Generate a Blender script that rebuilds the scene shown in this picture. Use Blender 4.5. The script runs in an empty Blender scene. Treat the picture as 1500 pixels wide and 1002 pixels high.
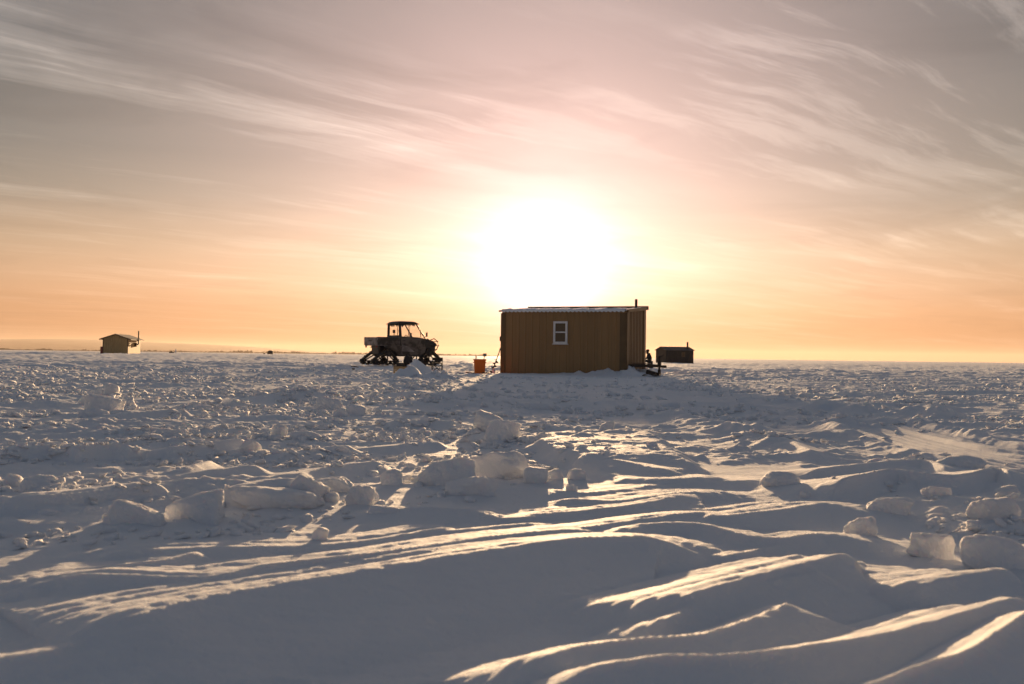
import bpy, bmesh, math, random
import numpy as np
from mathutils import Matrix, Vector

R = math.radians
sc = bpy.context.scene
col = sc.collection
random.seed(7)
rng = np.random.default_rng(11)

# ------------------------------------------------------------------ camera
CAM_H = 0.65
PITCH, ROLL = R(0.82), R(0.74)
FPX = 1458.0                                   # focal length in photograph pixels (35 mm lens)
cam_d = bpy.data.cameras.new('camera')
cam = bpy.data.objects.new('camera', cam_d)
col.objects.link(cam)
cam_d.sensor_width = 36.0
cam_d.lens = 36.0 * FPX / 1500.0
cam_d.clip_start, cam_d.clip_end = 0.05, 60000
CAMROT = Matrix.Rotation(R(90) + PITCH, 3, 'X') @ Matrix.Rotation(ROLL, 3, 'Z')
cam.matrix_world = Matrix.Translation((0, 0, CAM_H)) @ CAMROT.to_4x4()
cam_d.dof.use_dof = True
cam_d.dof.focus_distance = 11.0
cam_d.dof.aperture_fstop = 5.6
sc.camera = cam

# ------------------------------------------------------------------ sky and sun
SUN_AZ, SUN_EL = R(1.9), R(5.1)                # azimuth measured from +Y towards +X
SUN_DIR = Vector((math.sin(SUN_AZ) * math.cos(SUN_EL), math.cos(SUN_AZ) * math.cos(SUN_EL), math.sin(SUN_EL)))
world = bpy.data.worlds.new('World')
sc.world = world
world.use_nodes = True
WN, WL = world.node_tree.nodes, world.node_tree.links
WN.clear()


class NT:
    """tiny helper for chains of math nodes"""
    def __init__(s, nodes, links):
        s.n, s.l = nodes, links

    def put(s, sock, v):
        if isinstance(v, (int, float)):
            sock.default_value = v
        elif isinstance(v, (tuple, list, Vector)):
            sock.default_value = tuple(v) if len(v) == len(sock.default_value) else tuple(v) + (1,)
        else:
            s.l.new(v, sock)

    def m(s, op, a, b=0.0, c=0.0, clamp=False):
        n = s.n.new('ShaderNodeMath')
        n.operation = op
        n.use_clamp = clamp
        for i, v in enumerate((a, b, c)):
            s.put(n.inputs[i], v)
        return n.outputs[0]

    def vm(s, op, a, b=(0, 0, 0)):
        n = s.n.new('ShaderNodeVectorMath')
        n.operation = op
        s.put(n.inputs[0], a)
        s.put(n.inputs[1], b)
        return n.outputs['Value'] if op in ('DOT_PRODUCT', 'LENGTH') else n.outputs[0]

    def scale(s, a, f):
        n = s.n.new('ShaderNodeVectorMath')
        n.operation = 'SCALE'
        s.put(n.inputs[0], a)
        s.put(n.inputs['Scale'], f)
        return n.outputs[0]

    def xyz(s, x, y, z=0.0):
        n = s.n.new('ShaderNodeCombineXYZ')
        for i, v in enumerate((x, y, z)):
            s.put(n.inputs[i], v)
        return n.outputs[0]

    def ramp(s, f, stops, interp='LINEAR'):
        n = s.n.new('ShaderNodeValToRGB')
        e = n.color_ramp.elements
        n.color_ramp.interpolation = interp
        while len(e) > 1:
            e.remove(e[-1])
        for i, (p, c) in enumerate(stops):
            k = e[0] if i == 0 else e.new(p)
            k.position = p
            k.color = (c, c, c, 1) if isinstance(c, (int, float)) else (*c, 1)
        s.put(n.inputs[0], f)
        return n.outputs[0]

    def noise(s, vec, scale, detail=4, rough=0.5, dist=0.0):
        n = s.n.new('ShaderNodeTexNoise')
        if vec is not None:
            s.put(n.inputs['Vector'], vec)
        n.inputs['Scale'].default_value = scale
        n.inputs['Detail'].default_value = detail
        n.inputs['Roughness'].default_value = rough
        n.inputs['Distortion'].default_value = dist
        return n.outputs['Fac']

    def mix(s, f, a, b):
        n = s.n.new('ShaderNodeMix')
        n.data_type = 'RGBA'
        s.put(n.inputs[0], f)
        s.put(n.inputs[6], a)
        s.put(n.inputs[7], b)
        return n.outputs[2]


def build_sky():
    t = NT(WN, WL)
    tc = WN.new('ShaderNodeTexCoord')
    d = t.vm('NORMALIZE', tc.outputs['Generated'])
    sp = WN.new('ShaderNodeSeparateXYZ')
    WL.new(d, sp.inputs[0])
    x, y, z = sp.outputs
    zc = t.m('MAXIMUM', z, 0.0)
    sq = t.m('SQRT', zc)
    # physical sky as the base layer
    sky = WN.new('ShaderNodeTexSky')
    sky.sky_type = 'NISHITA'
    sky.sun_disc = False
    sky.sun_elevation = SUN_EL
    sky.sun_rotation = SUN_AZ
    sky.air_density, sky.dust_density, sky.ozone_density = 1.0, 2.0, 1.0
    nish = t.scale(sky.outputs[0], 0.05 * 0.08)
    # thin high overcast lit by the low sun: bright towards it, dull mauve away from it
    S = lambda v: math.sqrt(v)
    sun_side = t.ramp(sq, [(0.0, (.26, .10, .035)), (S(.012), (.40, .155, .045)), (S(.025), (.51, .205, .06)), (S(.045), (.56, .24, .08)),
                           (S(.07), (.56, .28, .13)), (S(.105), (.44, .25, .14)), (S(.15), (.20, .145, .11)), (S(.19), (.10, .088, .085)),
                           (S(.28), (.042, .050, .066)), (S(.5), (.066, .078, .104)), (1.0, (.072, .086, .116))])
    anti = t.ramp(sq, [(0.0, (.128, .156, .208)), (S(.15), (.132, .160, .212)), (S(.4), (.103, .126, .172)),
                       (1.0, (.072, .086, .116))])
    hl = t.m('MAXIMUM', t.m('SQRT', t.m('ADD', t.m('MULTIPLY', x, x), t.m('MULTIPLY', y, y))), 1e-4)
    caz = t.m('DIVIDE', t.m('ADD', t.m('MULTIPLY', x, math.sin(SUN_AZ)), t.m('MULTIPLY', y, math.cos(SUN_AZ))), hl)
    fa = t.m('POWER', t.m('MULTIPLY_ADD', caz, 0.5, 0.5, clamp=True), 2.6)
    base = t.mix(fa, anti, sun_side)
    # aureole of the sun in the thin cloud
    cg = t.m('MINIMUM', t.vm('DOT_PRODUCT', d, tuple(SUN_DIR)), 1.0)
    gam = t.m('MULTIPLY', t.m('ARCCOSINE', cg), 180 / math.pi)
    def ex(a, s): return t.m('MULTIPLY', t.m('EXPONENT', t.m('MULTIPLY', gam, -1.0 / s)), a)
    core = t.m('MULTIPLY', t.m('EXPONENT', t.m('MULTIPLY', t.m('POWER', t.m('DIVIDE', gam, 1.9), 1.2), -1.0)), 1.9)
    inner = t.scale(t.xyz(.85, .92, 1.08), core)
    low_air = t.ramp(zc, [(0.0, (.46, .37, .33)), (.03, (.64, .55, .52)), (.06, (.86, .80, .78)), (.10, (1, 1, 1))])
    outer = t.vm('MULTIPLY', t.xyz(ex(1.62, 12.3), ex(.94, 14.5), ex(.89, 13.4)), low_air)
    glow = t.vm('ADD', inner, outer)
    # cirrus: noise on a flat layer overhead, drawn out along the wind
    den = t.m('ADD', zc, 0.045)
    px, py = t.m('DIVIDE', x, den), t.m('DIVIDE', y, den)
    px = t.m('ADD', px, 7.4)
    A = R(50)
    u = t.m('ADD', t.m('MULTIPLY', px, math.sin(A)), t.m('MULTIPLY', py, math.cos(A)))
    v = t.m('SUBTRACT', t.m('MULTIPLY', px, math.cos(A)), t.m('MULTIPLY', py, math.sin(A)))
    wob = t.m('MULTIPLY', t.m('SUBTRACT', t.noise(t.xyz(u, v, 3.0), 0.55, 3, 0.5), 0.5), 0.6)
    v2 = t.m('ADD', v, wob)
    streak = t.noise(t.xyz(t.m('MULTIPLY', u, 0.30), t.m('MULTIPLY', v2, 1.5), 1.7), 1.0, 10, 0.66, 0.2)
    fib = t.noise(t.xyz(t.m('MULTIPLY', u, 0.55), t.m('MULTIPLY', v2, 4.6), 8.2), 1.0, 9, 0.66, 0.3)
    patch = t.noise(t.xyz(u, v, 5.3), 0.62, 5, 0.55, 0.6)
    c1 = t.ramp(t.m('ADD', t.m('MULTIPLY', streak, 0.68), t.m('MULTIPLY', fib, 0.32)),
                [(0.47, 0.0), (0.54, 0.36), (0.62, 1.0)], 'EASE')
    c2 = t.ramp(patch, [(0.36, 0.12), (0.60, 1.0)], 'EASE')
    cov = t.m('MULTIPLY', c1, c2, clamp=True)
    cov = t.m('MULTIPLY', cov, t.ramp(zc, [(0.0, 0.15), (0.12, 0.36), (0.3, .85)]))
    dark = t.ramp(t.noise(t.xyz(t.m('MULTIPLY', u, 0.8), v2, 22.0), 0.9, 5, 0.55, 0.8), [(0.48, 0.0), (0.68, 1.0)], 'EASE')
    dark = t.m('MULTIPLY', dark, t.ramp(zc, [(0.02, 0.05), (0.2, 0.09), (0.35, 0.17)]))
    low = t.noise(t.xyz(t.m('MULTIPLY', x, 2.2), t.m('MULTIPLY', z, 30.0), y), 1.0, 4, 0.55, 0.5)
    lowm = t.m('MULTIPLY', t.m('SUBTRACT', low, 0.5), t.ramp(zc, [(0.0, 0.22), (0.15, 0.22), (0.25, 0.0)]))
    tot = t.vm('ADD', t.vm('ADD', base, glow), nish)
    tot = t.scale(tot, t.m('SUBTRACT', t.m('ADD', 1.0, lowm), dark))
    lit = t.vm('ADD', t.scale(t.xyz(.48, .40, .345), t.m('MULTIPLY_ADD', fa, 0.85, 0.15)), t.scale(outer, 0.34))
    tot = t.vm('ADD', tot, t.scale(lit, cov))
    tot = t.vm('MULTIPLY', tot, t.ramp(zc, [(0.02, (1, 1, 1)), (0.10, (.995, 1.035, 1.0)), (.30, (.99, 1.005, 1.02))]))
    bg = WN.new('ShaderNodeBackground')
    bg.inputs['Strength'].default_value = 0.555
    WL.new(tot, bg.inputs['Color'])
    out = WN.new('ShaderNodeOutputWorld')
    WL.new(bg.outputs[0], out.inputs['Surface'])


build_sky()

sun_d = bpy.data.lights.new('sun', 'SUN')
sun = bpy.data.objects.new('sun', sun_d)
col.objects.link(sun)
sun_d.energy = 5.0
sun_d.angle = R(0.6)
sun_d.color = (1.0, .66, .36)
sun.rotation_euler = SUN_DIR.to_track_quat('Z', 'Y').to_euler()
sun.location = (0, 0, 60)

vs = sc.view_settings
vs.view_transform = 'Standard'
vs.look = 'None'
vs.exposure = 0.85
vs.gamma = 1.0
vs.use_curve_mapping = False
sc.cycles.use_denoising = True
sc.cycles.max_bounces = 8
sc.cycles.volume_bounces = 0
sc.cycles.sample_clamp_indirect = 6.0


# ------------------------------------------------------------------ helpers: picture point -> place
def ray(px, py):
    v = CAMROT @ Vector(((px - 750) / FPX, (501 - py) / FPX, -1.0))
    return v


def ground(px, py, z=0.0):
    v = ray(px, py)
    t = (z - CAM_H) / v.z
    return v.x * t, v.y * t


def at(px, py, Y):
    v = ray(px, py)
    t = Y / v.y
    return Vector((v.x * t, Y, CAM_H + v.z * t))


def sst(a, b, x):
    t = np.clip((x - a) / (b - a), 0, 1)
    return t * t * (3 - 2 * t)


PERM = np.array(list(range(256)))
np.random.default_rng(3).shuffle(PERM)
PERM = np.concatenate([PERM, PERM, PERM]).astype(np.int32)
GA = np.random.default_rng(5).uniform(0, 2 * np.pi, 256)
GX, GY = np.cos(GA).astype(np.float32), np.sin(GA).astype(np.float32)


def perlin(x, y, seed=0):
    x = x + seed * 17.31
    y = y + seed * 9.73
    xf, yf = np.floor(x), np.floor(y)
    xi, yi = xf.astype(np.int32) & 255, yf.astype(np.int32) & 255
    fx, fy = (x - xf), (y - yf)
    ux, uy = fx * fx * fx * (fx * (fx * 6 - 15) + 10), fy * fy * fy * (fy * (fy * 6 - 15) + 10)
    def g(i, j, dx, dy):
        h = PERM[PERM[xi + i] + ((yi + j) & 255)]
        return GX[h] * dx + GY[h] * dy
    a = g(0, 0, fx, fy); b = g(1, 0, fx - 1, fy)
    c = g(0, 1, fx, fy - 1); d = g(1, 1, fx - 1, fy - 1)
    top = a + (b - a) * ux
    bot = c + (d - c) * ux
    return (top + (bot - top) * uy) * 1.5


def fbm(x, y, oct=4, seed=0, gain=0.5):
    s, a, f = 0, 1.0, 1.0
    for o in range(oct):
        s = s + a * perlin(x * f, y * f, seed + o * 3)
        a *= gain
        f *= 2.03
    return s


RV = np.random.default_rng(9).random((256, 5)).astype(np.float32)


def voro(x, y, seed=0):
    """F1, F2 and five random values of the nearest cell, plus the offset to its centre"""
    x = x + seed * 31.7
    y = y + seed * 12.9
    xf, yf = np.floor(x), np.floor(y)
    f1 = np.full(x.shape, 9.0); f2 = f1.copy()
    idb = np.zeros(x.shape, np.int32); ox = f1.copy(); oy = f1.copy()
    for i in (-1, 0, 1):
        for j in (-1, 0, 1):
            cx, cy = xf + i, yf + j
            h = PERM[PERM[cx.astype(np.int32) & 255] + (cy.astype(np.int32) & 255)]
            dx = x - (cx + RV[h, 0]); dy = y - (cy + RV[h, 1])
            d = np.sqrt(dx * dx + dy * dy)
            nb = d < f1
            f2 = np.where(nb, f1, np.minimum(f2, d))
            f1 = np.where(nb, d, f1)
            idb = np.where(nb, h, idb); ox = np.where(nb, dx, ox); oy = np.where(nb, dy, oy)
    return f1, f2, RV[idb], ox, oy


# ------------------------------------------------------------------ snow surface
# crest lines of the wind-cut drifts: (points in the photograph, crest height, near-side width, far-side width)
CRESTS = [
    ([(-60, 855), (0, 847), (80, 837), (160, 840), (267, 846), (320, 844), (400, 829), (560, 811), (720, 784), (860, 771), (960, 764)], .10, .22, .6),
    ([(8, 870), (107, 850), (170, 838)], .05, .12, .35),
    ([(100, 836), (240, 821), (305, 804)], .06, .15, .3),
    ([(90, 824), (173, 808), (293, 801), (400, 800), (520, 793), (640, 775), (700, 762)], .06, .2, .5),
    ([(-60, 940), (0, 932), (107, 919), (213, 896), (293, 877), (400, 858), (560, 832), (720, 806), (860, 786), (960, 782), (1040, 790), (1090, 800)], .15, .55, .72),
    ([(213, 902), (293, 890), (400, 874), (520, 856), (640, 838), (760, 822), (860, 800)], .115, .5, .32),
    ([(-60, 974), (0, 963), (70, 952), (140, 938), (185, 930)], .10, .25, .3),
    ([(480, 757), (600, 745), (688, 747), (740, 756), (800, 752), (925, 740), (1020, 720), (1060, 726)], .07, .22, .45),
    ([(770, 707), (838, 721), (910, 716), (980, 707), (1070, 704), (1150, 705), (1175, 716)], .05, .3, .5),
    ([(782, 727), (843, 731), (910, 731), (980, 721), (1022, 719), (1055, 727)], .06, .22, .4),
    ([(600, 728), (680, 722), (760, 716), (800, 712)], .04, .15, .4),
    ([(640, 760), (750, 781), (867, 768), (1017, 751), (1057, 756), (1150, 746), (1210, 737), (1275, 750), (1320, 763)], .09, .32, .5),
    ([(900, 790), (935, 770), (1020, 767), (1120, 786), (1200, 778), (1260, 786), (1310, 801)], .10, .3, .38),
    ([(1040, 818), (1150, 796), (1215, 780)], .075, .2, .3),
    ([(940, 895), (980, 882), (1100, 846), (1250, 805), (1275, 812)], .16, .35, .5),
    ([(940, 920), (1000, 893), (1070, 866), (1160, 846), (1242, 828)], .14, .3, .25),
    ([(700, 985), (750, 976), (850, 946), (1000, 931), (1050, 922), (1130, 890), (1180, 862)], .15, .5, .28),
    ([(680, 1015), (750, 1000), (950, 966), (1100, 956), (1230, 935), (1350, 912), (1500, 872), (1560, 855)], .19, .4, .38),
    ([(1180, 1040), (1280, 1002), (1360, 972), (1425, 948), (1500, 898), (1560, 870)], .22, .3, .32),
    ([(1335, 862), (1380, 850), (1440, 842), (1510, 836)], .13, .22, .5),
    ([(1200, 712), (1300, 690), (1340, 692), (1400, 696), (1460, 686), (1495, 700)], .10, .10, .5),
    ([(1160, 690), (1260, 679), (1352, 674), (1400, 690)], .07, .15, .4),
    ([(1290, 712), (1380, 708), (1470, 708), (1530, 700)], .06, .15, .4),
    ([(-30, 729), (60, 727), (190, 713), (270, 708)], .13, .09, .7),
    ([(340, 716), (400, 703), (450, 705)], .16, .38, .4),
    ([(415, 700), (480, 684), (540, 676), (590, 674)], .07, .25, .4),
    ([(400, 664), (470, 655), (530, 650)], .06, .25, .4),
    ([(820, 660), (880, 673), (960, 690), (1030, 695)], .05, .2, .6),
    ([(560, 655), (610, 648), (660, 646)], .05, .2, .4),
    ([(230, 656), (300, 648), (372, 640)], .09, .15, .5),
    ([(0, 655), (60, 652), (95, 652)], .10, .15, .5),
    ([(95, 655), (160, 650), (200, 651)], .11, .12, .5),
    ([(0, 623), (70, 621), (160, 620)], .07, .2, .5),
    ([(20, 638), (120, 634), (200, 632)], .06, .2, .5),
    ([(150, 606), (215, 603), (290, 600)], .10, .2, .6),
    ([(256, 690), (285, 683), (315, 673)], .08, .2, .3),
    ([(222, 706), (267, 696), (347, 685), (405, 679)], .06, .2, .4),
    ([(285, 592), (330, 589), (360, 590)], .09, .2, .6),
    ([(1100, 626), (1150, 644), (1207, 668)], .07, .3, .3),
    ([(340, 612), (400, 609), (450, 612)], .07, .2, .5),
    ([(560, 618), (620, 615), (680, 618)], .08, .25, .5),
    ([(20, 590), (60, 588), (95, 590)], .09, .2, .6),
    ([(1120, 580), (1220, 577), (1330, 580)], .10, .3, .9),
    ([(1180, 592), (1300, 590), (1420, 596)], .09, .3, .8),
    ([(1330, 575), (1420, 572), (1520, 574)], .11, .3, .9),
    ([(1000, 590), (1060, 588), (1110, 592)], .08, .3, .6),
]


CREST_K = .64


def polyline(pts, n_sub=6):
    """Catmull-Rom resampling"""
    P = np.array(pts, float)
    P = np.vstack([2 * P[0] - P[1], P, 2 * P[-1] - P[-2]])
    out = []
    for i in range(1, len(P) - 2):
        for k in range(n_sub):
            t = k / n_sub
            a, b, c, d = P[i - 1], P[i], P[i + 1], P[i + 2]
            out.append(0.5 * (2 * b + (c - a) * t + (2 * a - 5 * b + 4 * c - d) * t * t + (3 * b - a - 3 * c + d) * t ** 3))
    out.append(P[-2])
    return np.array(out)


def crest_ground(pts, h):
    return polyline([ground(px, py, h) for px, py in pts])


def crest_k(p):
    return CREST_K if np.mean([q[1] for q in p]) > 696 else .95


CREST_G = [(crest_ground(p, h * crest_k(p)), h * crest_k(p), wn, wf) for p, h, wn, wf in CRESTS]

# rough banks (polyline on the ground, height, width, lumpiness)
BANKS = [
    ([(900, 601), (975, 613), (1050, 630), (1130, 653), (1190, 672)], .12, .38),
    ([(1040, 602), (1120, 612), (1220, 628), (1320, 652)], .10, .6),
    ([(1150, 603), (1230, 606), (1330, 612), (1400, 618)], .16, .5),
    ([(690, 640), (760, 648), (830, 668)], .08, .35),
    ([(1250, 735), (1320, 742), (1400, 745), (1500, 742)], .07, .3),
    ([(1130, 690), (1200, 720), (1290, 748)], .04, .35),
    ([(0, 790), (100, 782), (200, 795)], .06, .3),
]
BANK_G = [(polyline([ground(px, py, 0) for px, py in p]), h, w) for p, h, w in BANKS]
SLAB = np.array([ground(px, py, .10) for px, py in
                 [(770, 640), (880, 628), (960, 628), (1000, 652), (1062, 682), (1010, 690), (905, 683), (830, 662)]])
RUTS = [polyline([ground(px, py) for px, py in [(1290, 627), (1370, 648), (1440, 663), (1520, 676)]]),
        polyline([ground(px, py) for px, py in [(1262, 632), (1340, 654), (1420, 672), (1520, 690)]])]
# edge between the smooth drifts in front and the broken snow behind, as bearing -> distance
EDGE = [(-200, 835), (0, 832), (200, 800), (400, 795), (560, 752), (700, 735), (760, 712), (1050, 700), (1150, 700), (1250, 735), (1330, 765), (1400, 850), (1700, 860)]
EG = sorted((ground(px, py)[0] / ground(px, py)[1], ground(px, py)[1]) for px, py in EDGE)
EDGE_T, EDGE_Y = np.array([e[0] for e in EG]), np.array([e[1] for e in EG])

HUT_TH = R(-19)
HUT_O = Vector((3.894, 34.0, 0)) - Vector((math.cos(HUT_TH), math.sin(HUT_TH), 0)) * 4.505   # front left corner
HUT_L, HUT_D = 4.505, 3.16
MOUNDS = []      # (x, y, height, radius) filled by the things that stand in drifts


def add_mound(px, py, h, r, zoff=0.0):
    x, y = ground(px, py, zoff)
    MOUNDS.append((x, y, h, r))


add_mound(612, 553, .44, .55)
add_mound(598, 556, .30, .5)
add_mound(640, 557, .22, .6)
add_mound(575, 556, .12, .7)
add_mound(600, 574, .12, 1.2)
add_mound(440, 590, .14, .9)
add_mound(640, 588, .12, 1.4)


def seg_dist(x, y, P):
    """unsigned distance, side (+ = left of travel) and parameter 0..1 along polyline P"""
    best = np.full(x.shape, 1e9); side = np.zeros(x.shape); par = np.zeros(x.shape)
    L = np.concatenate([[0], np.cumsum(np.hypot(*(P[1:] - P[:-1]).T))])
    for i in range(len(P) - 1):
        a, b = P[i], P[i + 1]
        ab = b - a
        l2 = ab @ ab
        t = np.clip(((x - a[0]) * ab[0] + (y - a[1]) * ab[1]) / l2, 0, 1)
        dx, dy = x - (a[0] + ab[0] * t), y - (a[1] + ab[1] * t)
        d = np.hypot(dx, dy)
        nb = d < best
        best = np.where(nb, d, best)
        side = np.where(nb, np.sign(ab[0] * dy - ab[1] * dx), side)
        par = np.where(nb, (L[i] + t * (L[i + 1] - L[i])) / L[-1], par)
    return best, side, par


def near_idx(x, y, P, m):
    lo, hi = P.min(0) - m, P.max(0) + m
    return np.nonzero((x > lo[0]) & (x < hi[0]) & (y > lo[1]) & (y < hi[1]))[0]


def in_poly_dist(x, y, P):
    """signed distance to polygon, positive inside"""
    Q = np.vstack([P, P[:1]])
    d, _, _ = seg_dist(x, y, Q)
    ins = np.zeros(x.shape, bool)
    for a, b in zip(Q[:-1], Q[1:]):
        c = ((a[1] > y) != (b[1] > y)) & (x < (b[0] - a[0]) * (y - a[1]) / (b[1] - a[1] + 1e-12) + a[0])
        ins ^= c
    return np.where(ins, d, -d)


def smax(a, b, k):
    h = np.clip(0.5 + 0.5 * (a - b) / k, 0, 1)
    return b + (a - b) * h + k * h * (1 - h)


def snow_height(X, Y):
    x, y = np.asarray(X, float).ravel(), np.asarray(Y, float).ravel()
    r = np.hypot(x, y)
    far = 1 - sst(300, 1200, r)
    # wind frame
    a = R(17)
    u, v = x * math.cos(a) + y * math.sin(a), -x * math.sin(a) + y * math.cos(a)
    z = 0.035 * perlin(x / 7, y / 7, 1) + 0.02 * perlin(x / 2.6, y / 2.6, 2)
    z = z * sst(2, 6, r)
    yb = np.interp(x / np.maximum(y, .3), EDGE_T, EDGE_Y)
    wob = 0.35 * perlin(x / .8, y / .8, 21)
    rough = np.where(y > 0, sst(0.0, .7, y - yb + wob - .1), 0)
    # sheltered, driven-over snow in front of the hut and smoother drifts on the right
    t = x / np.maximum(y, 1)
    calm = sst(12, 18, y) * (1 - sst(33, 40, y)) * sst(-.09, -.03, t) * (1 - sst(.12, .18, t))
    right = sst(9, 14, y) * (1 - sst(30, 45, y)) * sst(.24, .32, t + .03 * perlin(x / 6, y / 6, 31))
    rgh = rough * (1 - .60 * calm) * (1 - .40 * right) * (.64 + .22 * sst(7, 15, y))
    clump = np.clip(.55 + 1.1 * fbm(x / 3.4, y / 2.2, 3, 5), .05, 1.5)
    # wind-cut crust: drawn-out ridges
    wx = .5 * perlin(u / 1.7, v / 1.1, 40); wy = .35 * perlin(u / 1.3, v / .9, 41)
    rd = 1 - np.abs(perlin((u + wx) / 2.6, (v + wy) / .62, 6)) * 1.7
    rd = np.clip(rd, 0, 1) ** 2.2
    rd2 = np.clip(1 - np.abs(perlin((u + wx) / 1.2, (v + wy) / .27, 7)) * 1.7, 0, 1) ** 2
    z = z + rd * (.016 + .006 * rough + .03 * right) + rd2 * (.004 + .006 * rough)
    # tilted plates of broken crust
    for s, amp, sd, lo in ((.62, .050, 3, .40), (.27, .030, 4, .3)):
        f1, f2, rv, ox, oy = voro((u + .35 * wx) / (s * 1.35), (v + .35 * wy) / s, sd)
        edge = sst(0.02, .16, f2 - f1)
        pres = sst(lo, lo + .25, rv[..., 2] * clump)
        h = (rv[..., 3] ** 2 + (rv[..., 4] - .5) * 1.3 * ox + (rv[..., 2] - .3) * 1.1 * oy)
        z = z + rgh * amp * pres * edge * np.clip(h, 0, 1.4)
    # lumps
    for s, amp, sd in ((.33, .020, 8), (.14, .014, 10), (.065, .008, 13)):
        f1, f2, rv, ox, oy = voro(u / (s * 1.15) + .3 * wx, v / s, sd)
        dome = np.clip(1 - (f1 / (.35 + .4 * rv[..., 2])) ** 2, 0, 1) ** .7 * rv[..., 3]
        z = z + rgh * amp * dome * np.clip(clump, .3, 1.3)
    for sx, sy, amp, sd in ((.55, .30, .030, 23), (.22, .13, .017, 25), (.085, .06, .008, 27)):
        q = np.clip(1 - np.abs(perlin((u + .3 * wx) / sx, (v + .3 * wy) / sy, sd)) * 1.8, 0, 1) ** 1.6
        z = z + rgh * amp * q * np.clip(clump, .35, 1.3)
    z = z + rough * .005 * fbm(x / .11, y / .09, 3, 15) * (1 + .5 * calm)
    # far field reads as streaks only
    z = z * (far + (1 - far) * .15)
    z = z + sst(18, 60, r) * far * (.06 * np.clip(perlin(u / 5, v / 2.4, 17), 0, 1) + .05 * np.clip(perlin(u / 13, v / 5, 18), -.3, 1))
    fi = np.nonzero((r > 24) & (r < 420))[0]
    if len(fi):
        for sc_, amp, sd in ((.55, .055, 55), (1.3, .085, 57), (3.4, .11, 59)):
            f1, f2, rv, ox, oy = voro(u[fi] / (sc_ * 1.5), v[fi] / sc_, sd)
            dome = np.clip(1 - (f1 / (.3 + .35 * rv[..., 2])) ** 2, 0, 1) * np.clip(rv[..., 3] - .45, 0, 1) * 1.8
            z[fi] = z[fi] + amp * dome * sst(24, 38, r[fi]) * (1 - .8 * calm[fi]) * (1 - .6 * sst(150, 400, r[fi]))
    z = z + .26 * sst(45, 110, y) * sst(-8, -26, x) * (1 - sst(200, 600, r))
    # slab of smooth crust in the middle ground
    i = near_idx(x, y, SLAB, 1.2)
    if len(i):
        d = in_poly_dist(x[i], y[i], SLAB) + .05 * perlin(x[i] / .25, y[i] / .25, 44)
        k = sst(-.06, .10, d)
        top = .085 + .016 * perlin(u[i] / .9, v[i] / .4, 45) + .006 * fbm(x[i] / .10, y[i] / .07, 3, 46) + .03 * (1 - sst(0, .3, d)) * np.clip(perlin(x[i] / .2, y[i] / .2, 47), 0, 1)
        z[i] = z[i] * (1 - k) + k * top
    for P, h, w in BANK_G:
        i = near_idx(x, y, P, w * 2.5)
        if not len(i):
            continue
        d, s, p = seg_dist(x[i], y[i], P)
        tap = np.clip(np.minimum(p, 1 - p) * 7, 0, 1)
        lum = .65 + .5 * fbm(x[i] / .4, y[i] / .4, 4, 50)
        z[i] = smax(z[i], h * tap * lum * np.exp(-(d / w) ** 2 * 1.6) + .25 * z[i], .02)
    for P in RUTS:
        i = near_idx(x, y, P, .6)
        if not len(i):
            continue
        d, s, p = seg_dist(x[i], y[i], P)
        w = np.exp(-(d / .3) ** 4)
        z[i] = z[i] * (1 - .85 * w) + w * (.01 + .012 * np.cos(d * 60))
        z[i] += .035 * np.exp(-((d - .36) / .08) ** 2)
    # traced drift crests
    base = z.copy()
    acc = np.zeros_like(z)
    for n, (P, h, wn, wf) in enumerate(CREST_G):
        wn = wn * .85
        i = near_idx(x, y, P, wf + wn + .2)
        if not len(i):
            continue
        xx, yy = x[i], y[i]
        wb = .022 * perlin(xx / .7, yy / .5, 60 + n) + .004 * perlin(xx / .12, yy / .1, 61 + n)
        d, s, p = seg_dist(xx + wb * .4, yy + wb, P)
        arc = p * float(np.hypot(*(P[1:] - P[:-1]).T).sum())
        sd = d * s
        tap = sst(0, .16, p) * sst(0, .16, 1 - p)
        hh = h * (.06 + .94 * tap) * (1 + .07 * perlin(arc / .8, np.zeros_like(p), 70 + n))
        fs = np.clip(1 - d / wf, 0, 1) ** 1.2
        ns = np.clip(1 - d / wn, 0, 1)
        ns = .55 * ns ** 1.7 + .45 * np.exp(-d / (wn * .9)) * sst(0, .25, ns)
        sk = sd + .05 * arc
        rill = (np.clip(perlin(arc / 1.1, sk / .042, 80 + n), -1, 1) * .0055 + np.clip(perlin(arc / 1.6, sk / .10, 81 + n), -1, 1) * .010) * tap * (1 - sst(4.2, 5.5, yy))
        pr = np.where(s > 0, fs, ns) * hh
        pr = pr + rill * np.where(s > 0, sst(0, .25, fs), ns * .5)
        acc[i] = smax(acc[i], pr, .003)
    z = np.where(acc > 0, smax(base * (.35 + .65 * rough), acc + .22 * base, .006), base)
    z = z + (1 - rough) * (.0022 * perlin(u / .16, v / .035, 90) + .0012 * perlin(x / .03, y / .025, 91)) * (1 - sst(8, 14, r))
    for mx, my, h, w in MOUNDS:
        i = np.nonzero((np.abs(x - mx) < w * 3) & (np.abs(y - my) < w * 3))[0]
        if len(i):
            q = ((x[i] - mx) ** 2 + (y[i] - my) ** 2) / (w * w)
            lum = 1 + .35 * fbm(x[i] / (w * .7), y[i] / (w * .7), 4, 51)
            z[i] = smax(z[i], h * np.exp(-q * 1.6) * lum + .3 * z[i], .02 + .04 * h)
    # snow thrown up against the hut
    i = np.nonzero((np.abs(x - 2.5) < 6) & (np.abs(y - 35) < 5))[0]
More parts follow.
